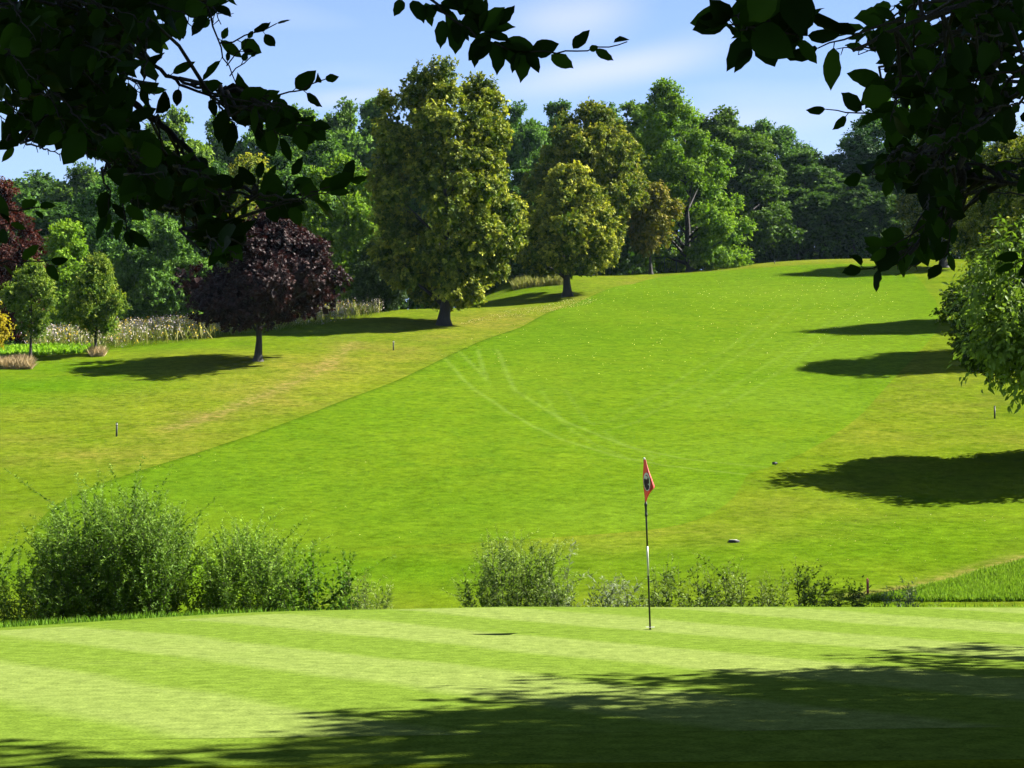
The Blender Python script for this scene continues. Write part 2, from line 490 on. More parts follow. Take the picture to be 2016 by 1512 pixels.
M['beech'] = leaf_mat('beech_leaf', (.010, .024, .004), (.018, .045, .006), (.038, .085, .010), None, .45, .06, .6)
M['grassblade'] = leaf_mat('grass_blade', (.08, .17, .012), (.13, .25, .018), (.20, .33, .03), (.25, .35, .05), .3)
M['drygrass'] = leaf_mat('dry_grass_blade', (.30, .22, .10), (.46, .36, .18), (.6, .48, .27), None, .2, .2, .6, (1.1, 1.0, .8))
M['meadow'] = leaf_mat('meadow_stem', (.10, .15, .03), (.22, .24, .07), (.36, .33, .14), (.3, .25, .1), .25)
M['petal_pink'] = plain_mat('pale_petal', (.78, .66, .66), .7, .1, .2)
M['petal_yellow'] = plain_mat('yellow_petal', (.85, .60, .03), .7, .1, .2)
M['petal_white'] = plain_mat('cream_petal', (.8, .74, .6), .7, .1, .2)
M['litter'] = leaf_mat('fallen_leaf', (.35, .28, .08), (.5, .42, .16), (.6, .55, .3), None, .15, .2, .6, (1, 1, 1))

# ------------------------------------------------------------------ ground sheets
fair_px = [(75,1085),(62,1050),(95,1005),(170,965),(265,930),(400,890),(560,838),(700,780),(850,718),(970,664),(1050,632),
           (1110,604),(1190,572),(1260,553),(1340,540),(1420,533),(1500,527),(1600,522),(1700,519),(1770,522),(1815,550),(1848,600),(1852,640),
           (1815,690),(1745,758),(1690,826),(1610,880),(1530,916),(1470,934),(1462,955),(1440,990),(1385,1024),(1290,1045),
           (1130,1056),(900,1072),(600,1085),(300,1092),(150,1095)]
FAIR = smooth_poly(poly_world(fair_px, 36), 2)
GREEN = smooth_poly(np.array([(-14,11.5),(-9,11.2),(-4,11.9),(0,12.3),(4.5,12.8),(9,13.3),(13,15.5),(14.5,20),(13,25),(8,26.4),(3,26.6),(-1.5,26.3),(-4.5,24.5),(-7.5,22.3),(-11,20.8),(-15,19),(-16.5,15)], float), 2)
FRINGE = smooth_poly(np.array([(-16,10.3),(-9,10.2),(-4,10.75),(0,10.95),(4.5,11.2),(9,11.7),(14.5,14),(16.5,20),(15,26.5),(8,28.3),(3,28.3),(-1.5,28.1),(-4.8,26.4),(-7.7,23.7),(-11,22.2),(-16,20.5),(-18.5,15)], float), 2)

def grid_axes(lo, hi, step, far):
    core = np.arange(lo, hi + 1e-6, step)
    g = step * np.cumsum(1.35 ** np.arange(1, 30)); g = g[g < far]
    return np.concatenate([lo - g[::-1], core, hi + g])
gx = grid_axes(-70, 70, 0.5, 1400); gy = grid_axes(-20, 264, 0.5, 1800)
GX, GY = np.meshgrid(gx, gy)
# fine undulation of the rough ground
def micro(x, y):
    return .05 * np.sin(x * .31 + 1.3 * np.sin(y * .11)) * np.sin(y * .23 + .7) * np.clip((y - 44) / 12, 0, 1)
_gz0 = gz
def gz(x, y):
    return _gz0(x, y) + micro(np.asarray(x, float), np.asarray(y, float))
GZ = gz(GX, GY)
nx, ny = len(gx), len(gy)
V = np.stack([GX, GY, GZ], -1).reshape(-1, 3)
i = np.arange(ny - 1)[:, None] * nx; j = np.arange(nx - 1)[None]
Q = np.concatenate([np.stack([i + j, i + j + 1, i + nx + j + 1], -1).reshape(-1, 3), np.stack([i + j, i + nx + j + 1, i + nx + j], -1).reshape(-1, 3)])
def blobs(P, lst):
    """soft patches given as (px, py, rx, ry) in the photograph, placed on the ground; radius in metres"""
    r = np.zeros(len(P))
    for px, py, rx, ry, a in lst:
        c = on_ground(px, py, 36)
        d = ((P[:, 0] - c[0]) / rx) ** 2 + ((P[:, 1] - c[1]) / ry) ** 2
        r = np.maximum(r, a * np.exp(-d))
    return r
dry = blobs(V, [(520,760,4,5,.9),(640,720,4,6,1),(760,690,4,6,1),(850,660,4,5,.9),(980,632,4,6,1),(1080,612,4,6,.8),(400,820,3,4,.8),(560,790,3,4,.9),
                (330,850,3,4,.7),(230,900,4,3,.8),(120,800,4,4,.5),(60,870,3,3,.5),(1180,585,4,8,.7),(1260,562,5,10,.5),(1750,850,3,5,.45),(1850,800,3,6,.45),
                (1700,870,3,3,.35),(1980,870,3,3,.5),(1900,790,4,5,.3),(1330,530,9,8,.7),(1500,520,12,6,.6),(1650,512,9,5,.6),(1400,1050,4,2,.55),(1560,1000,3,3,.4),(1250,1080,4,2,.5),
                (300,780,5,4,.4),(1800,730,3,4,.3)])
lush = blobs(V, [(60,760,6,4,1),(120,725,4,4,.8),(20,790,4,3,.7),(1700,1080,6,3,.6),(1900,1050,6,4,.6),(700,1130,7,3,.4),(560,650,6,5,.5),(1500,1120,5,3,.4),(330,680,6,3,.6),(1060,575,4,3,.5),(330,1125,9,3.5,.85),(620,1125,7,3.5,.85),(860,1125,6,3.5,.85),(1080,1110,5,3,.7),(1300,1105,5,3,.7),(1900,1000,5,3,.5)])
bare = np.zeros(len(V))
band = poly_world([(1690,1175),(1780,1160),(1850,1146),(1930,1122),(2030,1096)], 36)
bare = np.maximum(bare, .6 * np.exp(-(seg_dist(V[:, :2], band, False) / .4) ** 2))
ditch = poly_world([(700,675),(640,722),(560,762),(470,798),(400,826),(340,845)], 36)
bare = np.maximum(bare, .5 * np.exp(-(seg_dist(V[:, :2], ditch, False) / .5) ** 2))
me = np_mesh('ground', V, [Q], M['rough'], {'dry': dry, 'lush': lush, 'bare': bare}, True)
prop(link('ground', me), kind='structure')

def sheet(name, poly, step, lift, mat, extra=None):
    lo = np.floor((poly.min(0) - step) / step) * step; hi = poly.max(0) + step      # same grid as the ground below
    ax = np.arange(lo[0], hi[0] + step, step); ay = np.arange(lo[1], hi[1] + step, step)
    X, Y = np.meshgrid(ax, ay); P = np.stack([X, Y], -1).reshape(-1, 2)
    s = sdf(P, poly)
    n = len(ax)
    i = np.arange(len(ay) - 1)[:, None] * n; j = np.arange(n - 1)[None]
    a, b, c, d = [q.ravel() for q in (i + j, i + j + 1, i + n + j + 1, i + n + j)]
    T = np.concatenate([np.stack([a, b, c], -1), np.stack([a, c, d], -1)])
    pos = s[T] > 0; k = pos.sum(1)
    full = T[k == 3]
    ZP = gz(P[:, 0], P[:, 1]); pts = list(P); zc = list(ZP); tri = []; cache = {}
    def cut(u, v):
        key = (min(u, v), max(u, v))
        if key not in cache:
            f = s[u] / (s[u] - s[v]); cache[key] = len(pts); pts.append(P[u] + (P[v] - P[u]) * f); zc.append(ZP[u] + (ZP[v] - ZP[u]) * f)
        return cache[key]
    for t3, p3 in zip(T[(k == 1) | (k == 2)], pos[(k == 1) | (k == 2)]):
        if p3.sum() == 1:
            q = int(np.argmax(p3)); A, B, C = t3[q], t3[(q + 1) % 3], t3[(q + 2) % 3]
            tri.append((A, cut(A, B), cut(A, C)))
        else:
            q = int(np.argmin(p3)); A, B, C = t3[q], t3[(q + 1) % 3], t3[(q + 2) % 3]
            ab, ac = cut(A, B), cut(A, C)
            tri.append((ab, B, C)); tri.append((ab, C, ac))
    T = np.concatenate([full, np.array(tri, dtype=int).reshape(-1, 3)])
    used, inv = np.unique(T.ravel(), return_inverse=True)
    P2 = np.array(pts)[used]; T = inv.reshape(-1, 3)
    Z = np.array(zc)[used]
    Vv = np.c_[P2, Z + lift]
    at = extra(P2) if extra else None
    return prop(link(name, np_mesh(name, Vv, [T], mat, at, True)), kind='structure')

TRACKS = [poly_world(p, 36) for p in (
    [(880,690),(960,770),(1080,842),(1200,885),(1320,912),(1480,930),(1640,938)],
    [(960,690),(990,770),(1090,832),(1210,882),(1330,908),(1500,926),(1650,934)],
    [(930,745),(1020,810),(1130,865),(1250,900),(1400,922)],
    [(1560,600),(1450,690),(1330,770),(1230,830),(1150,850)],
    [(1090,770),(1130,830),(1190,872),(1260,900)],
    [(1700,600),(1560,700),(1400,800)])]
PALE = [(1650,700,5,9,.8),(1560,790,5,6,.7),(1740,640,5,9,.8),(1380,985,3,3,.8),(1270,1010,4,3,.6),(1450,890,5,4,.5),(1600,580,7,12,.5),(1000,760,5,5,.25)]
def fair_attr(P):
    dm = np.minimum.reduce([seg_dist(P, tr, False) for tr in TRACKS[:3]]); df = np.minimum.reduce([seg_dist(P, tr, False) for tr in TRACKS[3:]])
    # shade of the taller rough, painted dark along the fairway's left edge
    e = np.exp(-(seg_dist(P, FAIR) / .22) ** 2) * (inside(P, LEFT_SHADE))
    return {'d_main': np.minimum(dm, 9), 'd_faint': np.minimum(df, 9), 'pale': blobs(P, PALE), 'edge': e}
LEFT_SHADE = poly_world([(20,1075),(75,1080),(150,1010),(400,915),(850,740),(1110,620),(1090,590),(800,700),(400,870),(60,990)], 36)
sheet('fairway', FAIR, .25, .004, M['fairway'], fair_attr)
sheet('green_fringe', FRINGE, .5, .0015, M['fringe'])
sheet('putting_green', GREEN, .5, .003, M['green'])
# ------------------------------------------------------------------ foliage
def leaf_quads(P, A, N, L, Wd, tint, tip=None, fold=.18):
    """one folded, pointed leaf per row: base P, axis A, normal N, length L, width Wd"""
    A = norm(A); N = norm(N - A * (N * A).sum(-1, keepdims=True)); B = np.cross(N, A)
    L = L[:, None]; Wd = Wd[:, None]
    mid = P + A * L * .45
    V = np.stack([P, mid + B * Wd * .5 + N * Wd * fold, P + A * L - N * L * .08, mid - B * Wd * .5 + N * Wd * fold], 1).reshape(-1, 3)
    n = len(P); k = np.arange(n)[:, None] * 4
    T = np.concatenate([k + np.array([[0, 1, 2]]), k + np.array([[0, 2, 3]])])
    at = {'tint': np.repeat(np.clip(tint, 0, 1), 4), 'tip': np.repeat(np.clip(tip if tip is not None else np.zeros(n), 0, 1), 4)}
    return V, T, at

def rnd_unit(rng, n):
    return norm(rng.normal(size=(n, 3)))

def crown_points(rng, H, z0, prof, R, nc, cr, flat=.8, cx=0.0, inner=.5, irr=.14, lobes=None):
    pt = np.array(prof, float); cr = cr * 1.05; nc = int(nc * .82)
    ts = np.linspace(0, 1, 60); w = np.interp(ts, pt[:, 0], pt[:, 1]) + .12
    cdf = np.cumsum(w) / w.sum()
    t = np.interp(rng.random(nc), cdf, ts)
    th = np.arange(nc) * 2.39996 + rng.normal(0, .3, nc)
    rr = inner + (1 - inner) * np.sqrt(rng.random(nc))
    rad = np.interp(t, pt[:, 0], pt[:, 1]) * R * rr * (1 + rng.normal(0, irr, nc))
    rad = np.maximum(rad - cr * .55, 0)
    lean = cx * t
    C = np.stack([rad * np.cos(th) + lean, rad * np.sin(th), z0 + (H - z0 - cr * 1.5) * t + cr * .55], -1)
    S = cr * rng.uniform(.6, 1.35, nc)
    if lobes is not None:
        C = np.concatenate([C, lobes[:, :3]]); S = np.concatenate([S, lobes[:, 3]])
    return C, S

def crown_mesh(name, rng, H, z0, C, S, mat, sprigs, per, slen, ll, lw, droop=.2, up=.3, flat=.8, tipw=.7, trad=.55, upl=.8, hang=.35, fillk=54):
    nc = len(C)
    ns = nc * sprigs
    ci = np.repeat(np.arange(nc), sprigs)
    axis = np.array([0, 0, z0 + (H - z0) * .45])
    radial = C - axis; radial[:, 2] *= .4; radial = norm(radial)
    d = norm(rnd_unit(rng, ns) + trad * radial[ci] + np.array([0, 0, up]))
    r = rng.uniform(.35, 1.0, ns) ** .6
    Pp = C[ci] + d * np.array([1, 1, flat]) * (S[ci] * r)[:, None]
    g = norm(d + .45 * rnd_unit(rng, ns) + np.array([0, 0, .25 - droop]))
    ts_ = np.clip(rng.normal(0, .5, nc), -1, 1)[ci] * .22 + rng.normal(0, .08, ns)
    si = np.repeat(np.arange(ns), per)
    n = len(si)
    u = rng.random(n)
    sl = slen * rng.uniform(.6, 1.3, ns)
    P = Pp[si] + g[si] * (sl[si] * u)[:, None] + rnd_unit(rng, n) * (slen * .3 * (1.1 - u * .6))[:, None]
    A = norm(g[si] * .7 + rnd_unit(rng, n) * .8 - np.array([0, 0, hang]))
    N = norm(np.array([0, 0, upl * .6]) + d[si] * 1.1 + rnd_unit(rng, n) * .55)
    L = ll * rng.uniform(.7, 1.3, n); Wd = lw * rng.uniform(.75, 1.25, n)
    tint = .5 + ts_[si] + rng.normal(0, .13, n)
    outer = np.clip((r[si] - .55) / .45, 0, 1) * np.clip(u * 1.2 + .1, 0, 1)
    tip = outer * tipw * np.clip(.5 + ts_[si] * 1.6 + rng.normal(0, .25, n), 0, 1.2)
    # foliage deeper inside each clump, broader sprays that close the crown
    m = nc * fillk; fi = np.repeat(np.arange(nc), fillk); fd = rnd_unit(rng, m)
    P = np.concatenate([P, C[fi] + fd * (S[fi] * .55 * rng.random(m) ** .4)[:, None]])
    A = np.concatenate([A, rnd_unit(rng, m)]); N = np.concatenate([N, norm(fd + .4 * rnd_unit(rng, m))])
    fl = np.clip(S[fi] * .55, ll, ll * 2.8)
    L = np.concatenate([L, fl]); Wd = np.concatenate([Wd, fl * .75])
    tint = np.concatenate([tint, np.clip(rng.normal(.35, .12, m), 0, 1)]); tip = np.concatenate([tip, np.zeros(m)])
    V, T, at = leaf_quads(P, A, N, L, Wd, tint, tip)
    return np_mesh(name, V, [T], mat, at)

def trunk_mesh(name, rng, H, z0, C, S, r0, mat, top=.75, nl=16, sides=9, cx=0.0, flare=1.7, fork=None):
    tb = Tubes(sides)
    n = 9
    z = np.concatenate([[-.25, 0, .12 * r0 * 4, .3 * r0 * 4 + .1], np.linspace(max(z0 * .55, r0 * 3), H * top, n)])
    z = np.sort(z)
    wob = np.cumsum(rng.normal(0, r0 * .12, (len(z), 2)), 0); wob[:4] = 0
    P = np.c_[wob[:, 0] + .12 * cx * np.clip((z - z0) / max(H - z0, .1), 0, 1), wob[:, 1], z]
    R = r0 * (1 - .9 * np.clip(z / (H * top), 0, 1) ** .9)
    R = R * (1 + (flare - 1) * np.exp(-np.clip(z, 0, None) / (r0 * 1.5)))
    tb.add(P, R)
    if len(C):
        idx = rng.permutation(len(C))[:nl]
        for k in idx:
            c = C[k]
            zb = np.clip(c[2] - np.hypot(c[0], c[1]) * rng.uniform(.5, .9), max(z0 * .75, .4), H * top * .95)
            bx = np.interp(zb, P[:, 2], P[:, 0]); by = np.interp(zb, P[:, 2], P[:, 1]); rb = np.interp(zb, P[:, 2], R)
            b = np.array([bx, by, zb]); mid = (b + c) / 2 + np.array([0, 0, .12 * np.linalg.norm(c - b)]) * rng.uniform(-.3, 1)
            s = np.linspace(0, 1, 6)[:, None]
            pts = b * (1 - s) ** 2 + 2 * mid * s * (1 - s) + c * s ** 2
            tb.add(pts, rb * .5 * (1 - .88 * s[:, 0]), 6)
    return tb.mesh(name, mat)

TREES = {}
def tree_meshes(key, seed, H, z0, prof, R, nc, cr, leaf, bark, r0, sprigs=24, per=10, slen=.6, ll=.16, lw=.11, cx=0.0, inner=.5, irr=.14, top=.75, nl=16, lobes=None, **kw):
    rng = np.random.default_rng(seed)
    C, S = crown_points(rng, H, z0, prof, R, nc, cr, cx=cx, inner=inner, irr=irr, lobes=lobes)
    crown = crown_mesh('crown', rng, H, z0, C, S, leaf, sprigs, per, slen, ll, lw, **kw)
    trunk = trunk_mesh('trunk', rng, H, z0, C, S, r0, bark, top=top, nl=nl, cx=cx)
    TREES[key] = (trunk, crown, H)
    return trunk, crown

def put_tree(key, name, x, Y, label, cat='tree', group=None, rz=0.0, scale=(1, 1, 1), color=(1, 1, 1), z=None, lean=0.0):
    tr, cr, H = TREES[key]
    o = thing(name, (x, Y, gz1(x, Y) if z is None else z), label, cat, group, rz)
    o.scale = scale
    a = link('trunk', tr, o); b = link('crown', cr, o)
    b.color = (color[0], color[1], color[2], 1)
    return o

def xof(px, Y): return (px - W / 2) / F * Y
def height_for(px, Y, top_py):
    """height a tree standing at depth Y needs for its top to reach the given row"""
    x = xof(px, Y)
    return float(atY(px, top_py, Y)[2]) - gz1(x, Y), x

# --- the five trees standing on the slope
DOME = [(0, .62), (.12, .9), (.3, 1.0), (.5, .93), (.7, .74), (.87, .48), (1, .15)]
OVAL = [(0, .50), (.1, .72), (.25, .9), (.42, 1.0), (.6, .94), (.78, .74), (.92, .58), (1, .25)]
CONE = [(0, .55), (.08, .88), (.2, 1.0), (.38, .88), (.6, .62), (.8, .36), (1, .06)]
ROUND = [(0, .45), (.15, .8), (.35, 1.0), (.6, .97), (.8, .75), (.93, .48), (1, .2)]

def slope_tree(key, name, seed, px, base_py, top_py, bot_py, width_px, prof, label, leaf, bark, r0, nc, crf, group=None, color=(1, 1, 1), **kw):
    p = on_ground(px, base_py, 36)
    Y = p[1]; H = float(atY(px, top_py, Y)[2]) - p[2]; zb = float(atY(px, bot_py, Y)[2]) - p[2]
    R = width_px / 2 / F * Y
    tree_meshes(key, seed, H, zb, prof, R, nc, crf * R, leaf, bark, r0, **kw)
    return put_tree(key, name, p[0], Y, label, 'tree', group, color=color, z=p[2] - .05)

slope_tree('linden_big', 'linden_tree', 11, 874, 640, 128, 596, 286,
    [(0, .55), (.08, .66), (.25, .95), (.36, 1.0), (.63, .86), (.85, .82), (.95, .66), (1, .5)],
    'tallest linden with dark green crown and golden tips, broad dark trunk on the slope', M['linden'], M['bark'], .34, 185, .2,
    sprigs=44, per=13, slen=.4, ll=.2, lw=.16, cx=.1, inner=.66, irr=.14, nl=22, droop=.45, tipw=1.0)
slope_tree('linden_small', 'linden_tree', 12, 1117, 583, 298, 538, 196, CONE,
    'smaller cone shaped linden with golden tips, second of the pair up the slope', M['linden'], M['bark'], .3, 120, .24,
    sprigs=42, per=12, slen=.38, ll=.2, lw=.16, cx=.15, inner=.55, droop=.4, tipw=1.2, color=(1.15, 1.1, 1))
slope_tree('purple_maple', 'maple_tree', 13, 508, 712, 396, 636, 296,
    [(0, .62), (.12, .95), (.3, 1.0), (.5, .86), (.68, .62), (.85, .36), (1, .08)],
    'dark purple leaved maple with short grey trunk standing on the slope', M['maple'], M['bark_grey'], .19, 95, .24,
    sprigs=44, per=12, slen=.3, ll=.17, lw=.15, cx=.7, inner=.45, irr=.18, nl=18, droop=.25)
slope_tree('sapling_left', 'young_tree', 14, 60, 716, 508, 655, 104, [(0, .6), (.2, .95), (.4, 1.0), (.65, .8), (.85, .45), (1, .12)],
    'young green tree with thin trunk, at the picture\'s left edge beside tan dry grass', M['sapling'], M['bark'], .085, 46, .27,
    sprigs=26, per=10, slen=.35, ll=.12, lw=.085, inner=.4, irr=.2, top=.85, droop=.1)
slope_tree('sapling_cone', 'young_tree', 15, 188, 700, 490, 652, 112, CONE,
    'young cone shaped tree with yellow green top, between sapling and wildflower bed', M['sapling'], M['bark'], .085, 50, .27,
    sprigs=28, per=10, slen=.35, ll=.12, lw=.085, inner=.4, irr=.2, top=.88, droop=.05, tipw=1.0)

# --- trees along the edge of the wood (named individually)
def edge_tree(key, name, seed, px, Y, top_py, width_px, prof, label, leaf, nc, crf, group='trees at the edge of the wood', z0f=.1, color=(1, 1, 1), r0=.3, ll=.26, lw=.18, **kw):
    H, x = height_for(px, Y, top_py)
    R = width_px / 2 / F * Y
    tree_meshes(key, seed, H, H * z0f, prof, R, nc, crf * R, leaf, M['bark'], r0, ll=ll, lw=lw, **kw)
    return put_tree(key, name, x, Y, label, 'tree', group, color=color)

edge_tree('ash', 'ash_tree', 21, 1362, 166, 158, 240, [(0, .85), (.12, 1.0), (.3, 1.0), (.5, .84), (.7, .56), (.87, .34), (1, .14)],
    'tall bright green tree with airy pointed top, broadest near the ground', M['bright'], 190, .14, cx=-2.2, sprigs=30, per=11, slen=.55, inner=.4, irr=.2, r0=.35, nl=26, droop=.25, z0f=.05)
edge_tree('lime_big', 'lime_tree', 22, 1158, 152, 198, 222, ROUND,
    'big round yellowing tree behind the smaller linden', M['lime'], 140, .2, sprigs=34, per=11, slen=.48, inner=.5, irr=.13, r0=.35, z0f=.1, tipw=1.0, color=(.85, .85, .8))
edge_tree('rust', 'rusty_tree', 23, 1283, 157, 352, 96, ROUND,
    'small rusty orange tree between smaller linden and tall bright green tree', M['rust'], 40, .32, sprigs=30, per=10, slen=.6, inner=.4, irr=.2, r0=.16, z0f=.25, color=(.9, 1.0, .9))
edge_tree('thuja', 'conifer', 24, 742, 119, 455, 98, CONE,
    'dark green cone shaped evergreen low beside the tallest linden', M['conifer'], 60, .3, sprigs=34, per=11, slen=.5, ll=.2, lw=.1, inner=.5, r0=.16, z0f=.02, droop=.2)
edge_tree('maple_green', 'maple_tree', 25, 672, 136, 300, 190, ROUND,
    'bright green maple with yellow tips behind the purple maple', M['bright'], 120, .22, sprigs=32, per=11, slen=.45, inner=.5, r0=.28, z0f=.06, tipw=.9)
edge_tree('round_left', 'hazel_tree', 26, 305, 124, 424, 190, ROUND,
    'round dark green tree behind the wildflower bed', M['broad'], 100, .23, sprigs=32, per=11, slen=.4, ll=.2, lw=.15, inner=.5, r0=.2, z0f=.02, color=(.9, 1.1, 1.0))
edge_tree('round_left_b', 'hazel_tree', 27, 205, 133, 352, 200, ROUND,
    'dark bluish green tree behind the young cone shaped tree', M['broad'], 100, .23, sprigs=32, per=11, slen=.42, ll=.22, lw=.16, inner=.5, r0=.24, z0f=.03, color=(.7, .95, 1.05))
edge_tree('slim_left', 'birch_tree', 28, 126, 108, 436, 82, OVAL,
    'slim pale green tree between the two young trees and the wood', M['bright'], 46, .32, sprigs=30, per=10, slen=.5, ll=.17, lw=.12, inner=.4, r0=.13, z0f=.05, color=(1.15, 1.15, 1.1))
edge_tree('copper', 'copper_beech', 29, -18, 110, 338, 190, DOME,
    'reddish copper leaved tree cut by the left picture edge', M['copper'], 100, .22, sprigs=34, per=11, slen=.4, ll=.18, lw=.13, inner=.45, irr=.18, r0=.25, z0f=.06)
edge_tree('gold_left', 'golden_shrub', 30, -30, 80, 566, 76, ROUND,
    'golden yellow leaved small tree peeking in at the left picture edge', M['gold'], 22, .32, group=None, sprigs=14, per=8, slen=.3, ll=.12, lw=.09, inner=.4, irr=.2, r0=.07, z0f=.3)
edge_tree('yellow_top', 'maple_tree', 31, 488, 142, 302, 150, ROUND,
    'yellow topped green tree just behind the top of the purple maple', M['lime'], 70, .27, sprigs=34, per=11, slen=.65, inner=.5, r0=.25, z0f=.05, tipw=1.1)

# --- the wood: tree kinds, copied
def wood_kind(key, seed, leaf, prof, R, nc, cr, **kw):
    tree_meshes(key, seed, 22.0, kw.pop('z0', 2.5), prof, R, nc, cr, leaf, M['bark'], .34, **dict(dict(ll=.36, lw=.27, slen=.65, sprigs=32, per=11, inner=.5, irr=.15, nl=12, top=.8), **kw))
wood_kind('w_dome', 41, M['broad'], DOME, 5.2, 110, 1.15)
wood_kind('w_oval', 42, M['broad'], OVAL, 4.2, 110, 1.0, up=.6)
wood_kind('w_round', 43, M['broad'], ROUND, 5.0, 110, 1.15, up=.5)
wood_kind('w_airy', 44, M['broad'], OVAL, 4.2, 80, 1.0, up=.9, slen=1.2, per=10, irr=.2)
wood_kind('w_high', 45, M['broad'], ROUND, 4.6, 65, 1.25, z0=6.5, up=.6)
wood_kind('w_fir', 46, M['conifer'], CONE, 3.6, 80, .9, up=-.1, droop=.4, ll=.34, lw=.14)

WOOD = [  # kind, px, Y, top row, width px, colour (darkened to paint shade on the shaded trees), label
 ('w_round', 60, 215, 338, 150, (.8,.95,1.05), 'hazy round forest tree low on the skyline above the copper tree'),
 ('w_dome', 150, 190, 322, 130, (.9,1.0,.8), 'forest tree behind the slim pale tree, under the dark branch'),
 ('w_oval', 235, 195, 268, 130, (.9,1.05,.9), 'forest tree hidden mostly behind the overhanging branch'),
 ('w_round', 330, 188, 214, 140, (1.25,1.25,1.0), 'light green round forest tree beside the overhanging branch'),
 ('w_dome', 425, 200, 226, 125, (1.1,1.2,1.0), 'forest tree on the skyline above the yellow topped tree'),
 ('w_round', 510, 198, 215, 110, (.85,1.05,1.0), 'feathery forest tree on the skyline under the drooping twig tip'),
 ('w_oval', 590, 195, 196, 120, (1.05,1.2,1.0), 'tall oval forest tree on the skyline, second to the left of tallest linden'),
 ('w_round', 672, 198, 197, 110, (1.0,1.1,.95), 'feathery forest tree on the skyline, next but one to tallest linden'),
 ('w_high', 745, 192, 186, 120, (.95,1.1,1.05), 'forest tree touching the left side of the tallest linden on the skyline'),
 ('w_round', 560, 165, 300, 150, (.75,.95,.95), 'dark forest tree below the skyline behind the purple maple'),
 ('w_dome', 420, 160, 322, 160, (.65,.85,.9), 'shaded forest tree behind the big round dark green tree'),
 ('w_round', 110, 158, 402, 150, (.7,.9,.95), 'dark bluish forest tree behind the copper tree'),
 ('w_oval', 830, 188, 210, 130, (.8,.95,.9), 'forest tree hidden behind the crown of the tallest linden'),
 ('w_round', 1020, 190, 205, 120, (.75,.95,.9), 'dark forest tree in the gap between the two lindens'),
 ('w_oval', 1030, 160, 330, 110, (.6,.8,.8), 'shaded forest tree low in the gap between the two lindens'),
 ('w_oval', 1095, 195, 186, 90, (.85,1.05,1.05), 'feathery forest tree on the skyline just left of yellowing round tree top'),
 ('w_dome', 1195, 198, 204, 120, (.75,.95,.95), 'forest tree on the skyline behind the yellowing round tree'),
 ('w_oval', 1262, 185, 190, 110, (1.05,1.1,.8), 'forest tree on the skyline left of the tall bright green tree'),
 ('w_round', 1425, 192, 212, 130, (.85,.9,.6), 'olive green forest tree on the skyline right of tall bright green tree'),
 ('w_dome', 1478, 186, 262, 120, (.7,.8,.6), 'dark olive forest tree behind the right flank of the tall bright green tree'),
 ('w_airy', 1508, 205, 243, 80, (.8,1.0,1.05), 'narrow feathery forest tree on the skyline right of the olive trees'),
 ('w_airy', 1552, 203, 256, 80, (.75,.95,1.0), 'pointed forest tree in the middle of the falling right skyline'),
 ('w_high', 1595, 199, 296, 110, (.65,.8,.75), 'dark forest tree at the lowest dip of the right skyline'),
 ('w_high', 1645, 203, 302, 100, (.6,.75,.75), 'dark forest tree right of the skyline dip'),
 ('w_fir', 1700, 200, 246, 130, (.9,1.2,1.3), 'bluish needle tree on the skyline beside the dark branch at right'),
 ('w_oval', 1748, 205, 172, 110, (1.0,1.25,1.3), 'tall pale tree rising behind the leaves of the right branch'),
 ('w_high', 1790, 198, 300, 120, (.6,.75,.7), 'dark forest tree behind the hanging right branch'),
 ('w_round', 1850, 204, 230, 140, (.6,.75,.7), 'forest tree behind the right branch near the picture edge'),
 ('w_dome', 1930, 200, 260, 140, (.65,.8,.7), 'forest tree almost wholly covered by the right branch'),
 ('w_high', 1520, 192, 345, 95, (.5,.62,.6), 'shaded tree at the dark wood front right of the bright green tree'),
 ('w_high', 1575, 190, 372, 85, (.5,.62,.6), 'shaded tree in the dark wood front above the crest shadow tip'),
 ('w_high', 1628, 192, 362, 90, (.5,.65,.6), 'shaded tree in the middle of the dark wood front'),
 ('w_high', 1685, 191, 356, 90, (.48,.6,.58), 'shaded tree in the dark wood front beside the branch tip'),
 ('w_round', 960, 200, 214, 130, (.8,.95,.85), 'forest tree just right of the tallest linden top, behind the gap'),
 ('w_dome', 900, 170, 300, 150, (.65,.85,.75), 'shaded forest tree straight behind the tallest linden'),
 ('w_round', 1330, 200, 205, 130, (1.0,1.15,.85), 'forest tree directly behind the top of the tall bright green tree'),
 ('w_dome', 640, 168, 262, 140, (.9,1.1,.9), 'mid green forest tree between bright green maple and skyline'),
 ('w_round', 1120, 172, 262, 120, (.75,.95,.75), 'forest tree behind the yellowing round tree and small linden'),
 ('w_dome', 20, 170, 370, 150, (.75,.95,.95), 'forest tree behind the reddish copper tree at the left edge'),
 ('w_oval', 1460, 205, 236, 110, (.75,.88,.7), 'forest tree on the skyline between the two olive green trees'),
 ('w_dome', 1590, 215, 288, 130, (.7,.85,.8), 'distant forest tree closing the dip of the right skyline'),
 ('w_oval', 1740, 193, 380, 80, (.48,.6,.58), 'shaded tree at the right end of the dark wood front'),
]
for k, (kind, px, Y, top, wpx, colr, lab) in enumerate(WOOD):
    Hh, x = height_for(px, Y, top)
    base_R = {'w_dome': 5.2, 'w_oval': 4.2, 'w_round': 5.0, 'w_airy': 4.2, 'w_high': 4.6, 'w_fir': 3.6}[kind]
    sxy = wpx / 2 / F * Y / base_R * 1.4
    put_tree(kind, {'w_fir': 'fir_tree'}.get(kind, 'forest_tree'), x, Y, lab, 'tree', 'trees of the wood', rz=k * 1.7, scale=(sxy, sxy, Hh / 22.0), color=colr)

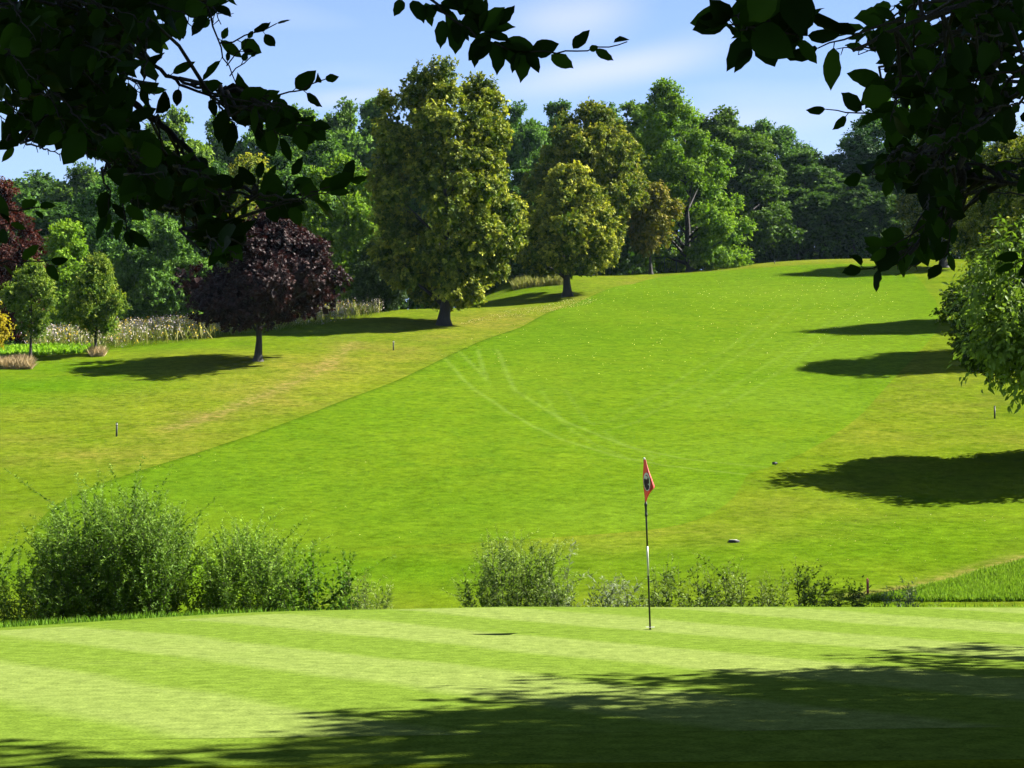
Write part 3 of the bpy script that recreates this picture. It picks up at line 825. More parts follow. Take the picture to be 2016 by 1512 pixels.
# low growth closing the foot of the wood
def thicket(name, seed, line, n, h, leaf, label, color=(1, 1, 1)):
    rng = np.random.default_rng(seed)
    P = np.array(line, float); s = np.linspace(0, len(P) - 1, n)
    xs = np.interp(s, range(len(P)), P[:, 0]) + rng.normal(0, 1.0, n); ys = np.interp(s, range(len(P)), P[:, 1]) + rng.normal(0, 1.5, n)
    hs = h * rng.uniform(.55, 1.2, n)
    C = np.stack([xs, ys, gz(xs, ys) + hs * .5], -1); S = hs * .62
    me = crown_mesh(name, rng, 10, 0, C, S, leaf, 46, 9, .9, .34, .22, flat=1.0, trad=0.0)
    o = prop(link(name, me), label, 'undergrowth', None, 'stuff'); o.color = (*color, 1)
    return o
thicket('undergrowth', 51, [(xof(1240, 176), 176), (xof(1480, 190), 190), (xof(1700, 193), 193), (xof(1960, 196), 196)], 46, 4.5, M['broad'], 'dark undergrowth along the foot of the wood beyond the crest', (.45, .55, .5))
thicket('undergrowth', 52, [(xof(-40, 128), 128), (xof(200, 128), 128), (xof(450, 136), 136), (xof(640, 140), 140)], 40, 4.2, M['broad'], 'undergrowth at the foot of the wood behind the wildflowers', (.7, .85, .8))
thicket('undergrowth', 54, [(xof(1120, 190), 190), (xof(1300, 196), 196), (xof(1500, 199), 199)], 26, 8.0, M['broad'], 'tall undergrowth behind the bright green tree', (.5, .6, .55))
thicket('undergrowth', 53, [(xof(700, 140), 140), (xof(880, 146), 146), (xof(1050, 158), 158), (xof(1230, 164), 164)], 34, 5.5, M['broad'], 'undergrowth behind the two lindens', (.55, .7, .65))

# --- trees on the right whose shadows cross the fairway; only the first ones show
tree_meshes('dark_linden', 61, 9.2, 3.5, [(0, .78), (.12, .95), (.35, 1.0), (.6, .88), (.82, .6), (1, .2)], 4.4, 130, .95, M['linden'], M['bark'], .34, sprigs=50, per=12, slen=.42, ll=.17, lw=.13, inner=.4, droop=.5, tipw=.3)
put_tree('dark_linden', 'linden_tree', 20.0, 63.2, 'dark hanging linden at the right picture edge beyond the pale leaved bush', 'tree', None, rz=.5, scale=(.95, .95, .84), color=(.4, .5, .5))  # leaf colour darkened to paint in its shaded side
tree_meshes('row_linden', 62, 14.0, 1.8, [(0, .6), (.12, .92), (.3, 1.0), (.5, .84), (.7, .56), (.87, .3), (1, .05)], 3.4, 140, .85, M['linden'], M['bark'], .3, sprigs=44, per=12, slen=.5, ll=.17, lw=.13, inner=.55, droop=.5, tipw=1.1)
for x, Y, s, h, c_, lab in ((27.0, 65.8, 1.0, .74, 1.0, 'linden just outside the frame beside the dark hanging linden'),
                        (29.6, 95.5, 1.15, 1.05, 1.1, 'golden topped linden showing behind the right branch near the picture edge'),
                        (32.0, 111.5, 1.0, 1.0, 1.0, 'third linden along the right of the fairway, mostly behind the leaves'),
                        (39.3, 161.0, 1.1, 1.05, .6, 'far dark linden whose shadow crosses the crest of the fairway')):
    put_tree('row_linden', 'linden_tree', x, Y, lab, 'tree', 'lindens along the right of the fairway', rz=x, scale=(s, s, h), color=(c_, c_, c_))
# near sunlit tree at the right edge, leaves large enough to see
def near_tree():
    rng = np.random.default_rng(71)
    x, Y = 15.1, 41.0
    H = 8.6; z0 = 5.4
    C, S = crown_points(rng, H, z0, [(0, .5), (.2, .85), (.45, 1), (.7, .8), (1, .2)], 3.1, 60, .7, inner=.45, irr=.2)
    extra = []
    for px, py in ((1985, 500), (1950, 545), (1930, 600), (1965, 640), (1935, 690), (1985, 690), (2003, 735), (2005, 600), (2000, 680)):
        p = atY(px + 30, py, Y - .3) - np.array([x, Y, gz1(x, Y)]); extra.append([*p, .5])
    C = np.concatenate([C, np.array(extra)[:, :3]]); S = np.concatenate([S, np.array(extra)[:, 3]])
    cm = crown_mesh('crown', rng, H, z0, C, S, M['cherry'], 34, 9, .6, .19, .085, droop=.35, up=.25, trad=.8, hang=.6, fillk=10)
    tm = trunk_mesh('trunk', rng, H, z0, C, S, .09, M['bark'], top=.85, nl=40, sides=8)
    TREES['cherry'] = (tm, cm, H)
    put_tree('cherry', 'cherry_tree', x, Y, 'pale leaved sunlit young tree leaning in at the right picture edge', 'tree')
near_tree()

# trees beside and behind the photographer: they shade the front of the green and the hanging branches
tree_meshes('shade', 72, 13.0, 4.6, ROUND, 4.3, 105, 1.1, M['broad'], M['bark'], .34, sprigs=34, per=10, slen=.6, ll=.2, lw=.14, inner=.35, irr=.25, fillk=8)
for k, (x, Y, s, lab) in enumerate((
    (12.0, 14.2, 1.0, 'broad tree outside the frame shading the front of the green'),
    (14.3, 16.6, 1.0, 'broad tree outside the frame shading the right of the green'),
    (18.6, 17.7, 1.02, 'broad tree outside the frame beside the right end of the green'),
    (12.5, 10.5, 1.0, 'broad tree outside the frame right of the photographer'))):
    put_tree('shade', 'broadleaf_tree', x, Y, lab, 'tree', 'trees shading the green', rz=k * 1.3, scale=(s, s, s))

# ------------------------------------------------------------------ overhanging beech branches
def beech_leaf_shape():
    t = np.array([0, .12, .28, .45, .62, .78, .9, 1.0])
    w = np.array([0, .20, .315, .335, .29, .2, .095, 0])
    w = w + np.array([0, .01, -.012, .014, -.012, .014, -.01, 0])
    return t, w
LT, LW = beech_leaf_shape()
def beech_leaves(P, A, N, L, rng, wf=1.0):
    """real leaves: midrib, two halves folded up a little, curled tip, wavy margin"""
    n = len(P)
    A = norm(A); N = norm(N - A * (N * A).sum(-1, keepdims=True)); B = np.cross(N, A)
    k = len(LT)
    curl = rng.normal(.0, .22, n); fold = rng.uniform(.02, .4, n) + .5 * (rng.random(n) < .25); wid = rng.uniform(.68, 1.2, n) * wf
    wave = rng.uniform(0, 6.28, n); wa = rng.uniform(.0, .035, n)
    mid = P[:, None] + A[:, None] * (LT[None, :, None] * L[:, None, None]) - N[:, None] * (curl[:, None] * LT[None] ** 2 * L[:, None])[..., None]
    jit = 1 + rng.normal(0, .06, (n, k))
    hw = LW[None] * L[:, None] * wid[:, None] * jit
    upv = hw * fold[:, None] + wa[:, None] * L[:, None] * np.sin(wave[:, None] + LT[None] * 14)
    le = mid + B[:, None] * hw[..., None] + N[:, None] * upv[..., None]
    ri = mid - B[:, None] * hw[..., None] + N[:, None] * upv[..., None]
    V = np.concatenate([mid, le, ri], 1)         # n, 3k
    base = (np.arange(n) * 3 * k)[:, None]
    q = []
    for i in range(k - 1):
        q.append(np.array([i, i + 1, k + i + 1, k + i])); q.append(np.array([i, 2 * k + i, 2 * k + i + 1, i + 1]))
    Q = (base[:, None] + np.array(q)[None]).reshape(-1, 4)
    return V.reshape(-1, 3), Q, 3 * k

def to_px(p):
    d = p - np.array([0, 0, CAMZ]); z = d[1] * CP + d[2] * SP
    return np.array([W / 2 + F * d[0] / z, H / 2 - F * (-d[1] * SP + d[2] * CP) / z])

class Branch:
    def __init__(self, seed):
        self.rng = np.random.default_rng(seed); self.tb = Tubes(6)
        self.P, self.A, self.N, self.L = [], [], [], []
    def leaf(self, p, a, n, L):
        self.P.append(p); self.A.append(a); self.N.append(n); self.L.append(L)
    def twig(self, pts, r0=.004, r1=.0012, leaf_step=.035, L=.07, start=.0, spread=.9, droop=.25, face=.8, tipleaf=True, clip=None):
        """twig through world points with alternate leaves"""
        rng = self.rng
        P = np.array(pts, float)
        s = np.r_[0, np.cumsum(np.linalg.norm(np.diff(P, axis=0), axis=1))]
        n = max(4, int(s[-1] / .02))
        u = np.linspace(0, s[-1], n)
        Q = np.stack([np.interp(u, s, P[:, k]) for k in range(3)], -1)
        for _ in range(3): Q[1:-1] = (Q[:-2] + 2 * Q[1:-1] + Q[2:]) / 4
        Q[1:-1] += rng.normal(0, .0025, Q[1:-1].shape)
        self.tb.add(Q, np.linspace(r0, r1, n))
        if leaf_step <= 0: return Q
        d = start * s[-1] + leaf_step * rng.random(); side = 1
        while d < s[-1]:
            p = np.array([np.interp(d, u, Q[:, k]) for k in range(3)])
            i = min(int(d / s[-1] * (n - 1)), n - 2)
            t = norm(Q[i + 1] - Q[i])
            view = norm(np.array([0, 0, CAMZ]) - p)
            lat = norm(np.cross(view, t)) * side
            a = norm(t * rng.uniform(.35, 1.0) + lat * spread * rng.uniform(.6, 1.2) + rng.normal(0, .22, 3) + np.array([0, 0, -droop]))
            nn = norm(view * face * rng.choice([1, -1]) + rng.normal(0, .45, 3) + np.array([0, 0, .35]))
            LL = L * rng.uniform(.6, 1.2)
            pe = p + a * .01
            self.tb.add([p, pe, pe + a * .006], [.0011, .0009, .0006], 4)
            if clip is None or inside(np.array([to_px(pe + a * LL)]), clip)[0]: self.leaf(pe, a, nn, LL)
            side = -side; d += leaf_step * rng.uniform(.7, 1.35)
        if tipleaf:
            t = norm(Q[-1] - Q[-3]); self.leaf(Q[-1], t + rng.normal(0, .1, 3), norm(norm(np.array([0, 0, CAMZ]) - Q[-1]) + rng.normal(0, .5, 3)), L * .7)
        return Q
    def px(self, pts, Y):
        """polyline given over the photograph, at depth Y (number or pair running along the line)"""
        a = np.array(pts, float)
        Ys = np.linspace(Y[0], Y[1], len(a)) if isinstance(Y, tuple) else np.full(len(a), Y)
        return [atY(x, y, q) for (x, y), q in zip(a, Ys)]
    def fill(self, poly, dens, limbs, Y=(3.4, 4.8), L=.066, direction=(1, .6), step=.034, length=(90, 190), jit=.6):
        """side shoots starting inside the region and joined to the nearest limb"""
        rng = self.rng; poly = np.array(poly, float)
        lo, hi = poly.min(0), poly.max(0)
        A = abs(np.sum(poly[:, 0] * np.roll(poly[:, 1], -1) - np.roll(poly[:, 0], -1) * poly[:, 1])) / 2
        n = int(A * dens / 1e4)
        LP = np.concatenate(limbs)
        for _ in range(n):
            for _t in range(60):
                q = rng.uniform(lo, hi)
                ang = math.atan2(direction[1], direction[0]) + rng.normal(0, jit)
                ln = rng.uniform(*length)
                e = q + ln * np.array([math.cos(ang), math.sin(ang)])
                if inside(np.array([q, e, (q + e) / 2]), poly).all(): break
            else: continue
            y0 = rng.uniform(*Y); y1 = y0 - rng.uniform(-.25, .35)
            sag = rng.uniform(-6, 14)
            pts = [atY(*q, y0), atY(*((q * 2 + e) / 3 + [0, -sag]), (2 * y0 + y1) / 3), atY(*((q + e * 2) / 3 + [0, -sag]), (y0 + 2 * y1) / 3), atY(*e, y1)]
            d = np.linalg.norm((LP - pts[0]) * np.array([1, .5, 1]), axis=1)
            k = int(np.argmin(d)); b = LP[k]
            if d[k] < .7:
                m = (b + pts[0]) / 2 + np.array([0, 0, .02])
                self.tb.add([b, b * .4 + m * .6, m, m * .3 + pts[0] * .7, pts[0]], [.005, .0045, .004, .0035, .003], 5)
            self.twig(pts, .003, .001, step, L, droop=.3, clip=poly, tipleaf=False)
    def build(self, name, loc, label, parent=None):
        o = thing(name, loc, label, 'branch', 'overhanging beech branches')
        b = link('wood', self.tb.mesh('wood', M['bark']), o); b.matrix_parent_inverse = Matrix.Translation(-Vector(loc))
        P, A, N, L = (np.array(v) for v in (self.P, self.A, self.N, self.L))
        V, Q, k = beech_leaves(P, A, N, L, self.rng, .86)
        tint = np.repeat(np.clip(self.rng.normal(.5, .25, len(P)), 0, 1), k)
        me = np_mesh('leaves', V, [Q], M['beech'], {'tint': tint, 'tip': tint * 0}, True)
        f = link('leaves', me, o); f.matrix_parent_inverse = Matrix.Translation(-Vector(loc))
        return o

def left_branch():
    B = Branch(81)
    limbs = []
    def limb(pts, Y, r0, r1):
        q = B.twig(B.px(pts, Y), r0, r1, 0); limbs.append(q); return q
    limb([(-420,-330),(-120,-90),(120,90),(300,230),(420,345),(520,388)], (4.3, 4.0), .022, .004)
    limb([(-300,-200),(-40,60),(100,200),(210,310),(260,400)], (4.4, 4.1), .014, .003)
    limb([(-250,-260),(60,-40),(220,60),(330,150),(430,185)], (4.2, 3.9), .014, .003)
    limb([(-120,-300),(180,-120),(330,-40),(405,0)], (4.1, 3.9), .012, .003)
    limb([(120,90),(220,240),(330,380),(420,480)], (4.2, 3.9), .009, .003)
    # shoots one can follow against the sky and the trees
    T = lambda pts, Y, **k: B.twig(B.px(pts, Y), **k)
    T([(400,-10),(420,50),(440,100),(452,140),(466,168)], 3.9, leaf_step=.06, L=.055, r0=.003)
    T([(432,85),(470,78),(510,66),(545,46)], 3.9, leaf_step=.038, L=.045, r0=.002)
    T([(446,130),(480,100),(488,75)], 3.9, leaf_step=.05, L=.03, r0=.0015)
    T([(452,150),(475,125),(494,112)], 3.9, leaf_step=.05, L=.025, r0=.0015)
    T([(330,148),(380,180),(440,195),(500,190),(560,188),(610,165),(640,156)], (4.0, 3.85), leaf_step=.036, L=.06, r0=.004)
    T([(420,192),(480,215),(545,235),(610,248)], 3.8, leaf_step=.028, L=.066, r0=.003)
    T([(430,200),(480,245),(540,262),(585,268)], 3.9, leaf_step=.028, L=.066, r0=.003)
    T([(440,190),(500,200),(560,222),(600,238)], 4.0, leaf_step=.026, L=.066, r0=.003)
    T([(400,355),(450,382),(520,388),(590,384),(640,372),(688,356)], (3.9, 3.75), leaf_step=.033, L=.062, r0=.0035)
    T([(480,388),(540,400),(600,392),(650,380)], 3.7, leaf_step=.026, L=.06, r0=.003)
    T([(505,380),(510,350)], 3.8, leaf_step=.02, L=.06, r0=.002)
    T([(555,385),(575,345)], 3.8, leaf_step=.025, L=.066, r0=.002)
    T([(-60,430),(0,415),(45,410),(78,408)], 3.9, leaf_step=.035, L=.05, r0=.003)
    T([(-60,505),(10,515),(60,520),(100,512)], 3.9, leaf_step=.04, L=.055, r0=.003)
    T([(-60,440),(-20,445),(20,440)], 3.9, leaf_step=.03, L=.06, r0=.003)
    T([(200,330),(215,370),(230,400),(215,420)], 3.8, leaf_step=.03, L=.06, r0=.003)
    T([(240,380),(235,420),(250,455)], 3.8, leaf_step=.03, L=.06, r0=.003)
    fill = B.fill
    core = [(-60,-60),(395,-60),(440,10),(420,60),(345,100),(300,120),(275,140),(330,165),(345,200),(320,235),(290,255),(330,290),(370,320),(300,330),(200,325),(150,325),(100,290),(70,300),(20,320),(-60,330)]
    fill(core, 6.6, limbs, (3.5, 5.0), length=(80, 170))
    fill([(170,250),(330,280),(430,330),(450,375),(500,380),(500,420),(420,430),(340,420),(280,430),(250,410),(200,350)], 10, limbs, (3.5, 4.6), length=(70, 150))
    fill([(320,400),(450,400),(505,430),(500,490),(460,530),(400,520),(370,480)], 14, limbs, (3.4, 4.2), length=(50, 100))
    fill([(430,180),(520,170),(600,215),(610,245),(560,275),(470,255),(420,220)], 10, limbs, (3.6, 4.2), length=(60, 120))
    fill([(370,-60),(470,-60),(475,5),(440,60),(400,50)], 6, limbs, (3.6, 4.2), length=(50, 90))
    fill([(470,370),(600,375),(640,390),(590,410),(520,420)], 8, limbs, (3.5, 4.0), length=(50, 90), direction=(1, 0))
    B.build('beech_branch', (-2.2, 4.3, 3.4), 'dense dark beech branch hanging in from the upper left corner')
left_branch()

def middle_twig():
    B = Branch(82)
    Y = 3.7
    T = lambda pts, **k: B.twig(B.px(pts, Y), **k)
    B.twig(B.px([(560,-420),(640,-240),(740,-90),(800,-40)], Y), .006, .004, 0)
    T([(800,-40),(840,-5),(890,35),(945,75),(1010,100),(1080,106),(1150,98),(1235,82)], leaf_step=0, r0=.0035)
    def lf(px, py, ang, ln, tilt=0.35, wf=1.0):
        p = atY(px, py, Y); a = np.array([math.cos(math.radians(ang)), B.rng.normal(0, .15), -math.sin(math.radians(ang))])
        B.leaf(p, a, norm(np.array([B.rng.normal(0, tilt), -1, .3 + B.rng.normal(0, tilt)])), ln * Y / F)
    for v in ((792,0,115,40),(812,2,60,55),(838,5,75,50),(860,10,140,45),(868,5,30,55),(880,20,65,62),(872,40,95,55),(896,45,80,50),(905,38,100,70),(850,15,10,50),
              (905,30,-70,55),(912,22,20,45),(915,30,60,55),(880,5,-20,50),(925,-5,60,50),(930,20,-60,45),(942,60,-75,68),(945,62,-45,70),(955,62,-10,62),(950,65,20,60),(945,66,-105,55),(978,50,-50,55),
              (960,75,115,62),(955,80,130,55),(975,80,75,60),(985,82,50,65),(940,85,100,48),(968,70,160,48),(990,88,5,70),(1000,90,15,55),(1025,100,85,62),(1040,98,70,55),(1020,102,105,45),
              (1045,102,-15,60),(1085,108,35,55),(1128,96,-50,52),(1172,97,35,45),(1208,84,-8,32),(1160,98,-20,20),(915,60,75,22)):
        lf(*v)
    B.build('beech_twig', (-.25, 3.7, 2.9), 'thin beech twig with dark leaves hanging into the sky at top centre')
middle_twig()

def right_branch():
    B = Branch(83)
    limbs = []
    def limb(pts, Y, r0, r1):
        q = B.twig(B.px(pts, Y), r0, r1, 0); limbs.append(q); return q
    limb([(2330,-420),(2120,-160),(1985,60),(1930,200),(1890,330),(1845,440),(1790,500)], (3.9, 3.7), .02, .004)
    limb([(2300,-250),(2080,-60),(1900,10),(1780,50),(1680,100)], (3.6, 3.3), .014, .003)
    limb([(2200,-400),(1900,-220),(1700,-90),(1560,-20),(1500,40)], (3.3, 2.9), .012, .003)
    limb([(2250,-50),(2080,120),(1960,220),(1850,300),(1760,330)], (4.0, 3.8), .01, .003)
    limb([(2200,380),(2080,372),(1980,362),(1900,352)], (4.1, 3.9), .006, .002)
    T = lambda pts, Y, **k: B.twig(B.px(pts, Y), **k)
    T([(1520,-20),(1508,30),(1500,60),(1480,95)], 2.9, leaf_step=.04, L=.075, r0=.0025)
    T([(1560,-20),(1510,20),(1470,30),(1430,35)], 2.9, leaf_step=.04, L=.085, r0=.0025)
    T([(1508,55),(1545,60),(1590,70)], 2.9, leaf_step=.03, L=.08, r0=.0025)
    T([(1505,60),(1470,50),(1435,48)], 2.9, leaf_step=.035, L=.08, r0=.002)
    T([(1780,40),(1720,50),(1660,75),(1610,95)], 3.1, leaf_step=.045, L=.095, r0=.003)
    T([(1800,150),(1760,130),(1742,160)], 3.6, leaf_step=.05, L=.085, r0=.0025)
    T([(1850,240),(1790,225),(1720,222),(1660,225),(1625,215)], 3.8, leaf_step=.04, L=.06, r0=.003)
    T([(1800,225),(1760,190),(1715,175)], 3.8, leaf_step=.04, L=.065, r0=.002)
    T([(1850,320),(1790,330),(1730,345),(1695,348)], 3.8, leaf_step=.035, L=.06, r0=.003)
    T([(1830,460),(1780,500),(1730,525),(1695,530)], 3.75, leaf_step=.028, L=.06, r0=.003)
    T([(1840,430),(1790,470),(1745,490)], 3.7, leaf_step=.03, L=.062, r0=.003)
    T([(1880,420),(1870,470),(1850,520)], 3.7, leaf_step=.03, L=.062, r0=.003)
    T([(1960,355),(1920,362),(1890,392)], 3.9, leaf_step=.035, L=.055, r0=.003)
    T([(2060,500),(2020,490),(1998,520)], 3.9, leaf_step=.04, L=.065, r0=.003)
    d = (-.75, .65)
    B.fill([(1425,-50),(1610,-50),(1612,20),(1590,110),(1540,125),(1500,112),(1432,100),(1420,50)], 5, limbs, (2.8, 3.2), L=.08, direction=d, length=(50, 90), jit=1.0)
    B.fill([(1600,60),(1650,30),(1760,0),(1780,-60),(2076,-60),(2076,290),(1960,300),(1900,320),(1850,310),(1790,290),(1740,260),(1700,225),(1690,190),(1745,180),(1750,140),(1700,122),(1640,110)], 5.4, limbs, (3.4, 4.9), L=.062, direction=d, length=(80, 170))
    B.fill([(1850,280),(1910,320),(1895,420),(1875,480),(1830,530),(1780,545),(1740,535),(1690,530),(1720,505),(1790,470),(1830,400),(1700,352),(1690,330),(1760,310)], 13, limbs, (3.5, 4.5), direction=d, length=(60, 120))
    B.fill([(1880,300),(2076,290),(2076,410),(1990,392),(1930,390),(1890,360)], 4, limbs, (3.8, 4.6), direction=(-1, .1), length=(70, 120), L=.062)
    B.fill([(1740,270),(1900,300),(1900,360),(1800,360),(1700,350)], 11, limbs, (3.6, 4.3), direction=(-1, .3), length=(50, 90))
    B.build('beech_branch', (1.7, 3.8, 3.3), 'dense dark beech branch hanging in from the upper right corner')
right_branch()

# the beeches bearing these branches, plus unseen ones added behind to darken the leaves
tree_meshes('beech_shade', 84, 14.0, 5.6, ROUND, 5.4, 150, 1.3, M['beech'], M['bark_grey'], .33, sprigs=34, per=11, slen=.7, ll=.21, lw=.15, inner=.2, irr=.2)
for k, (x, Y, s, lab) in enumerate(((-4.6, 2.2, 1.0, 'old beech left of the photographer carrying the left branch'), (5.0, 2.6, 1.0, 'old beech right of the photographer carrying the right branch'),
                                    (0.8, -5.5, 1.05, 'unseen beech added for shade, straight behind the photographer'), (-8.5, -4.0, 1.0, 'unseen beech added for shade, behind the photographer to the left'), (9.0, -5.0, 1.0, 'unseen beech added for shade, behind the photographer to the right'))):
    put_tree('beech_shade', 'beech_tree', x, Y, lab, 'tree', 'beeches around the photographer', rz=k * 1.9, scale=(s, s, s))

# ------------------------------------------------------------------ shrubs behind the green
def shrub(name, seed, px, Y, wpx, top_py, label, leaf, n_shoots, ll=.07, lw=.02, step=.05, fan=.25, droop=.1, group='shrubs behind the green', side=0, irregular=.22, h_prof=None, color=(1, 1, 1), r=.008):
    rng = np.random.default_rng(seed)
    x0 = xof(px, Y); R = wpx / 2 / F * Y; g0 = gz1(x0, Y)
    Hm = float(atY(px, top_py, Y)[2]) - g0
    tb = Tubes(4); Ps, As, Ns, Ls, Ti, Tp = [], [], [], [], [], []
    def shoot(b, h, dirx, diry, bend, r0):
        n = 8; s = np.linspace(0, 1, n)
        P = np.stack([b[0] + dirx * s * h + bend[0] * s ** 2 * h, b[1] + diry * s * h + bend[1] * s ** 2 * h, b[2] + h * s * (1 - .12 * s * (abs(dirx) + abs(diry)))], -1)
        P[1:] += rng.normal(0, .012, (n - 1, 3))
        tb.add(P, r0 * (1 - .8 * s)); return P
    def leafy(P, f0, ts):
        L = np.linalg.norm(np.diff(P, axis=0), axis=1).sum(); k = max(3, int(L * (1 - f0) / step))
        u = f0 + (1 - f0) * rng.random(k); i = u * (len(P) - 1)
        Q = np.stack([np.interp(i, range(len(P)), P[:, c]) for c in range(3)], -1)
        g = norm(P[-1] - P[0]); d = norm(rnd_unit(rng, k) * np.array([1, 1, .5]))
        Ps.append(Q + d * .01); As.append(d * .9 + g * .75 - np.array([0, 0, droop])); Ns.append(np.array([0, 0, .7]) + rnd_unit(rng, k) * .7 + g * .2)
        Ls.append(ll * rng.uniform(.6, 1.25, k) * (1.1 - .45 * u)); Ti.append(.5 + ts + rng.normal(0, .16, k)); Tp.append(np.clip(u - .6, 0, 1) * 1.5)
    for _ in range(n_shoots):
        a = rng.uniform(-1, 1); dy = rng.uniform(-1, 1)
        hp = np.interp(a, *zip(*(h_prof or [(-1, .5), (-.3, .95), (.2, 1.0), (.7, .8), (1, .5)])))
        h = Hm * 1.1 * hp * (1 - irregular * rng.random() ** 1.5) * (1 - .12 * abs(dy))
        bx = x0 + a * R * .82; by = Y + dy * R * .6
        b = np.array([bx, by, gz1(bx, by) - .05])
        ts = rng.normal(0, .12)
        P = shoot(b, h, a * fan + rng.normal(0, .07), dy * fan + rng.normal(0, .07), rng.normal(0, .05, 2), r)
        leafy(P, .12, ts)
        for _k in range(7):
            i = rng.integers(1, 6); hh = h * rng.uniform(.2, .45)
            P2 = shoot(P[i], hh, rng.normal(0, .45) + side, rng.normal(0, .45), rng.normal(0, .1, 2), r * .55)
            leafy(P2, .05, ts + rng.normal(0, .08))
    Pa, Aa, Na = (np.concatenate(v) for v in (Ps, As, Ns)); La = np.concatenate(Ls)
    V, T, at = leaf_quads(Pa, Aa, Na, La, La * lw / ll, np.concatenate(Ti), np.concatenate(Tp))
    o = thing(name, (x0, Y, g0), label, 'shrub', group)
    inv = Matrix.Translation(-Vector((x0, Y, g0)))
    a = link('stems', tb.mesh('stems', M['stem']), o); a.matrix_parent_inverse = inv
    c = link('foliage', np_mesh('foliage', V, [T], leaf, at), o); c.matrix_parent_inverse = inv
    c.color = (*color, 1)
    return o
shrub('willow_shrub', 91, 222, 37.0, 258, 952, 'largest bushy willow shrub behind the green, dense upright shoots', M['willow'], 120, .105, .042, .021, .2, h_prof=[(-1, .62), (-.75, .8), (-.3, .97), (.1, 1), (.5, .93), (1, .72)], color=(.72, .8, .7))
shrub('willow_shrub', 92, 60, 36.0, 110, 1050, 'small willow shrub at the left end of the row', M['willow'], 30, .1, .04, .024, .25, h_prof=[(-1, .45), (-.4, 1), (0, .85), (1, .6)], color=(.8, .85, .75))
shrub('willow_shrub', 93, 478, 37.5, 205, 1008, 'middle willow shrub with tall pointed shoots, right of the largest', M['willow'], 70, .1, .04, .022, .16, h_prof=[(-1, .55), (-.55, .66), (-.1, 1), (.3, .93), (.8, .72), (1, .6)], color=(.95, 1.0, .85))
shrub('dogwood_shrub', 94, 632, 37.0, 120, 1058, 'thin shrub with broad dark leaves and reddish stems beside the middle willow', M['bright'], 24, .12, .07, .045, .22, irregular=.4, color=(.65, .75, .7))
shrub('willow_shrub', 95, 712, 36.5, 75, 1105, 'sparse low shrub at the right end of the left row', M['olive'], 16, .1, .036, .035, .3, irregular=.5)
shrub('sallow_shrub', 96, 1010, 36.5, 200, 1032, 'pale grey green sallow shrub behind the middle of the green', M['olive'], 60, .095, .038, .026, .3, irregular=.45, h_prof=[(-1, .5), (-.6, .8), (-.1, 1), (.2, .85), (.6, .9), (1, .55)], color=(.9, .95, .9))
shrub('silver_shrub', 97, 1165, 36.0, 120, 1052, 'slender silvery leaved shrub just left of the flag pole', M['silver'], 16, .13, .036, .032, .35, irregular=.5, side=.15, h_prof=[(-1, .6), (-.3, 1.0), (.2, .8), (1, .62)])
shrub('bramble_shrub', 98, 1330, 36.5, 160, 1098, 'low straggly bramble just right of the flag pole', M['olive'], 30, .095, .05, .04, .55, irregular=.5, color=(.7, .75, .55))
shrub('bramble_shrub', 99, 1425, 37.0, 120, 1078, 'taller straggly bramble, second to the right of the flag pole', M['olive'], 24, .095, .05, .04, .5, irregular=.5, color=(.75, .78, .55))
shrub('bramble_shrub', 100, 1550, 37.5, 150, 1092, 'straggly bramble with a long slanting bare stem', M['olive'], 24, .095, .05, .04, .6, irregular=.5, side=.2, color=(.78, .8, .6))
shrub('bramble_shrub', 101, 1650, 37.5, 100, 1128, 'lowest straggly bramble beside the red stake', M['olive'], 17, .095, .045, .04, .6, irregular=.4, color=(.8, .85, .65))
shrub('silver_shrub', 102, 1240, 36.0, 70, 1140, 'low silvery plant at the foot of the flag pole view', M['silver'], 7, .11, .03, .05, .4, irregular=.4)
shrub('thistle_plant', 103, 1800, 38.5, 75, 1134, 'pale weedy plant in the long grass right of the red stake', M['silver'], 8, .13, .03, .05, .35, irregular=.4, group=None)
shrub('thistle_plant', 104, 1752, 38.0, 45, 1150, 'small pale weed nearest the red stake', M['silver'], 5, .12, .03, .05, .35, irregular=.4, group=None)

# ------------------------------------------------------------------ stuff: long grass, wildflowers, fallen leaves
def scatter(poly, n, rng, px=True, ymin=36):
    P = poly_world(poly, ymin) if px else np.array(poly, float)
    lo, hi = P.min(0), P.max(0); o = np.zeros((0, 2))
    while len(o) < n:
        q = rng.uniform(lo, hi, (n * 2, 2)); o = np.concatenate([o, q[inside(q, P)]])
    o = o[:n]
    return np.c_[o, gz(o[:, 0], o[:, 1])]
def blades(name, B, h, w, leaf, label, cat, rng, lean=.35, color=(1, 1, 1)):
    n = len(B)
    A = norm(np.c_[rng.normal(0, lean, (n, 2)), np.ones(n)]); N = norm(np.c_[rng.normal(0, 1, (n, 2)), np.zeros(n)])
    V, T, at = leaf_quads(B - np.array([0, 0, .02]), A, N, h * rng.uniform(.5, 1.3, n), w * rng.uniform(.7, 1.3, n), .5 + rng.normal(0, .2, n), np.clip(rng.normal(.2, .2, n), 0, 1))
    o = prop(link(name, np_mesh(name, V, [T], leaf, at)), label, cat, None, 'stuff'); o.color = (*color, 1)
    return o
rng = np.random.default_rng(5)
LG = np.array([(5.6,30.5),(8.5,33),(12.5,37),(16,44),(18,47.5),(18,36),(14,30.5),(9,29.2),(6,29)], float)
LG_B = scatter(LG, 30000, rng, False)
LG_B = np.concatenate([LG_B[:12000], scatter([(1695,1184),(1780,1169),(1850,1153),(1930,1129),(2040,1102),(2040,1184)], 26000, rng)])
blades('long_grass', LG_B, .17, .02, M['grassblade'], 'long bright grass on the bank behind the right of the green', 'long grass', rng)
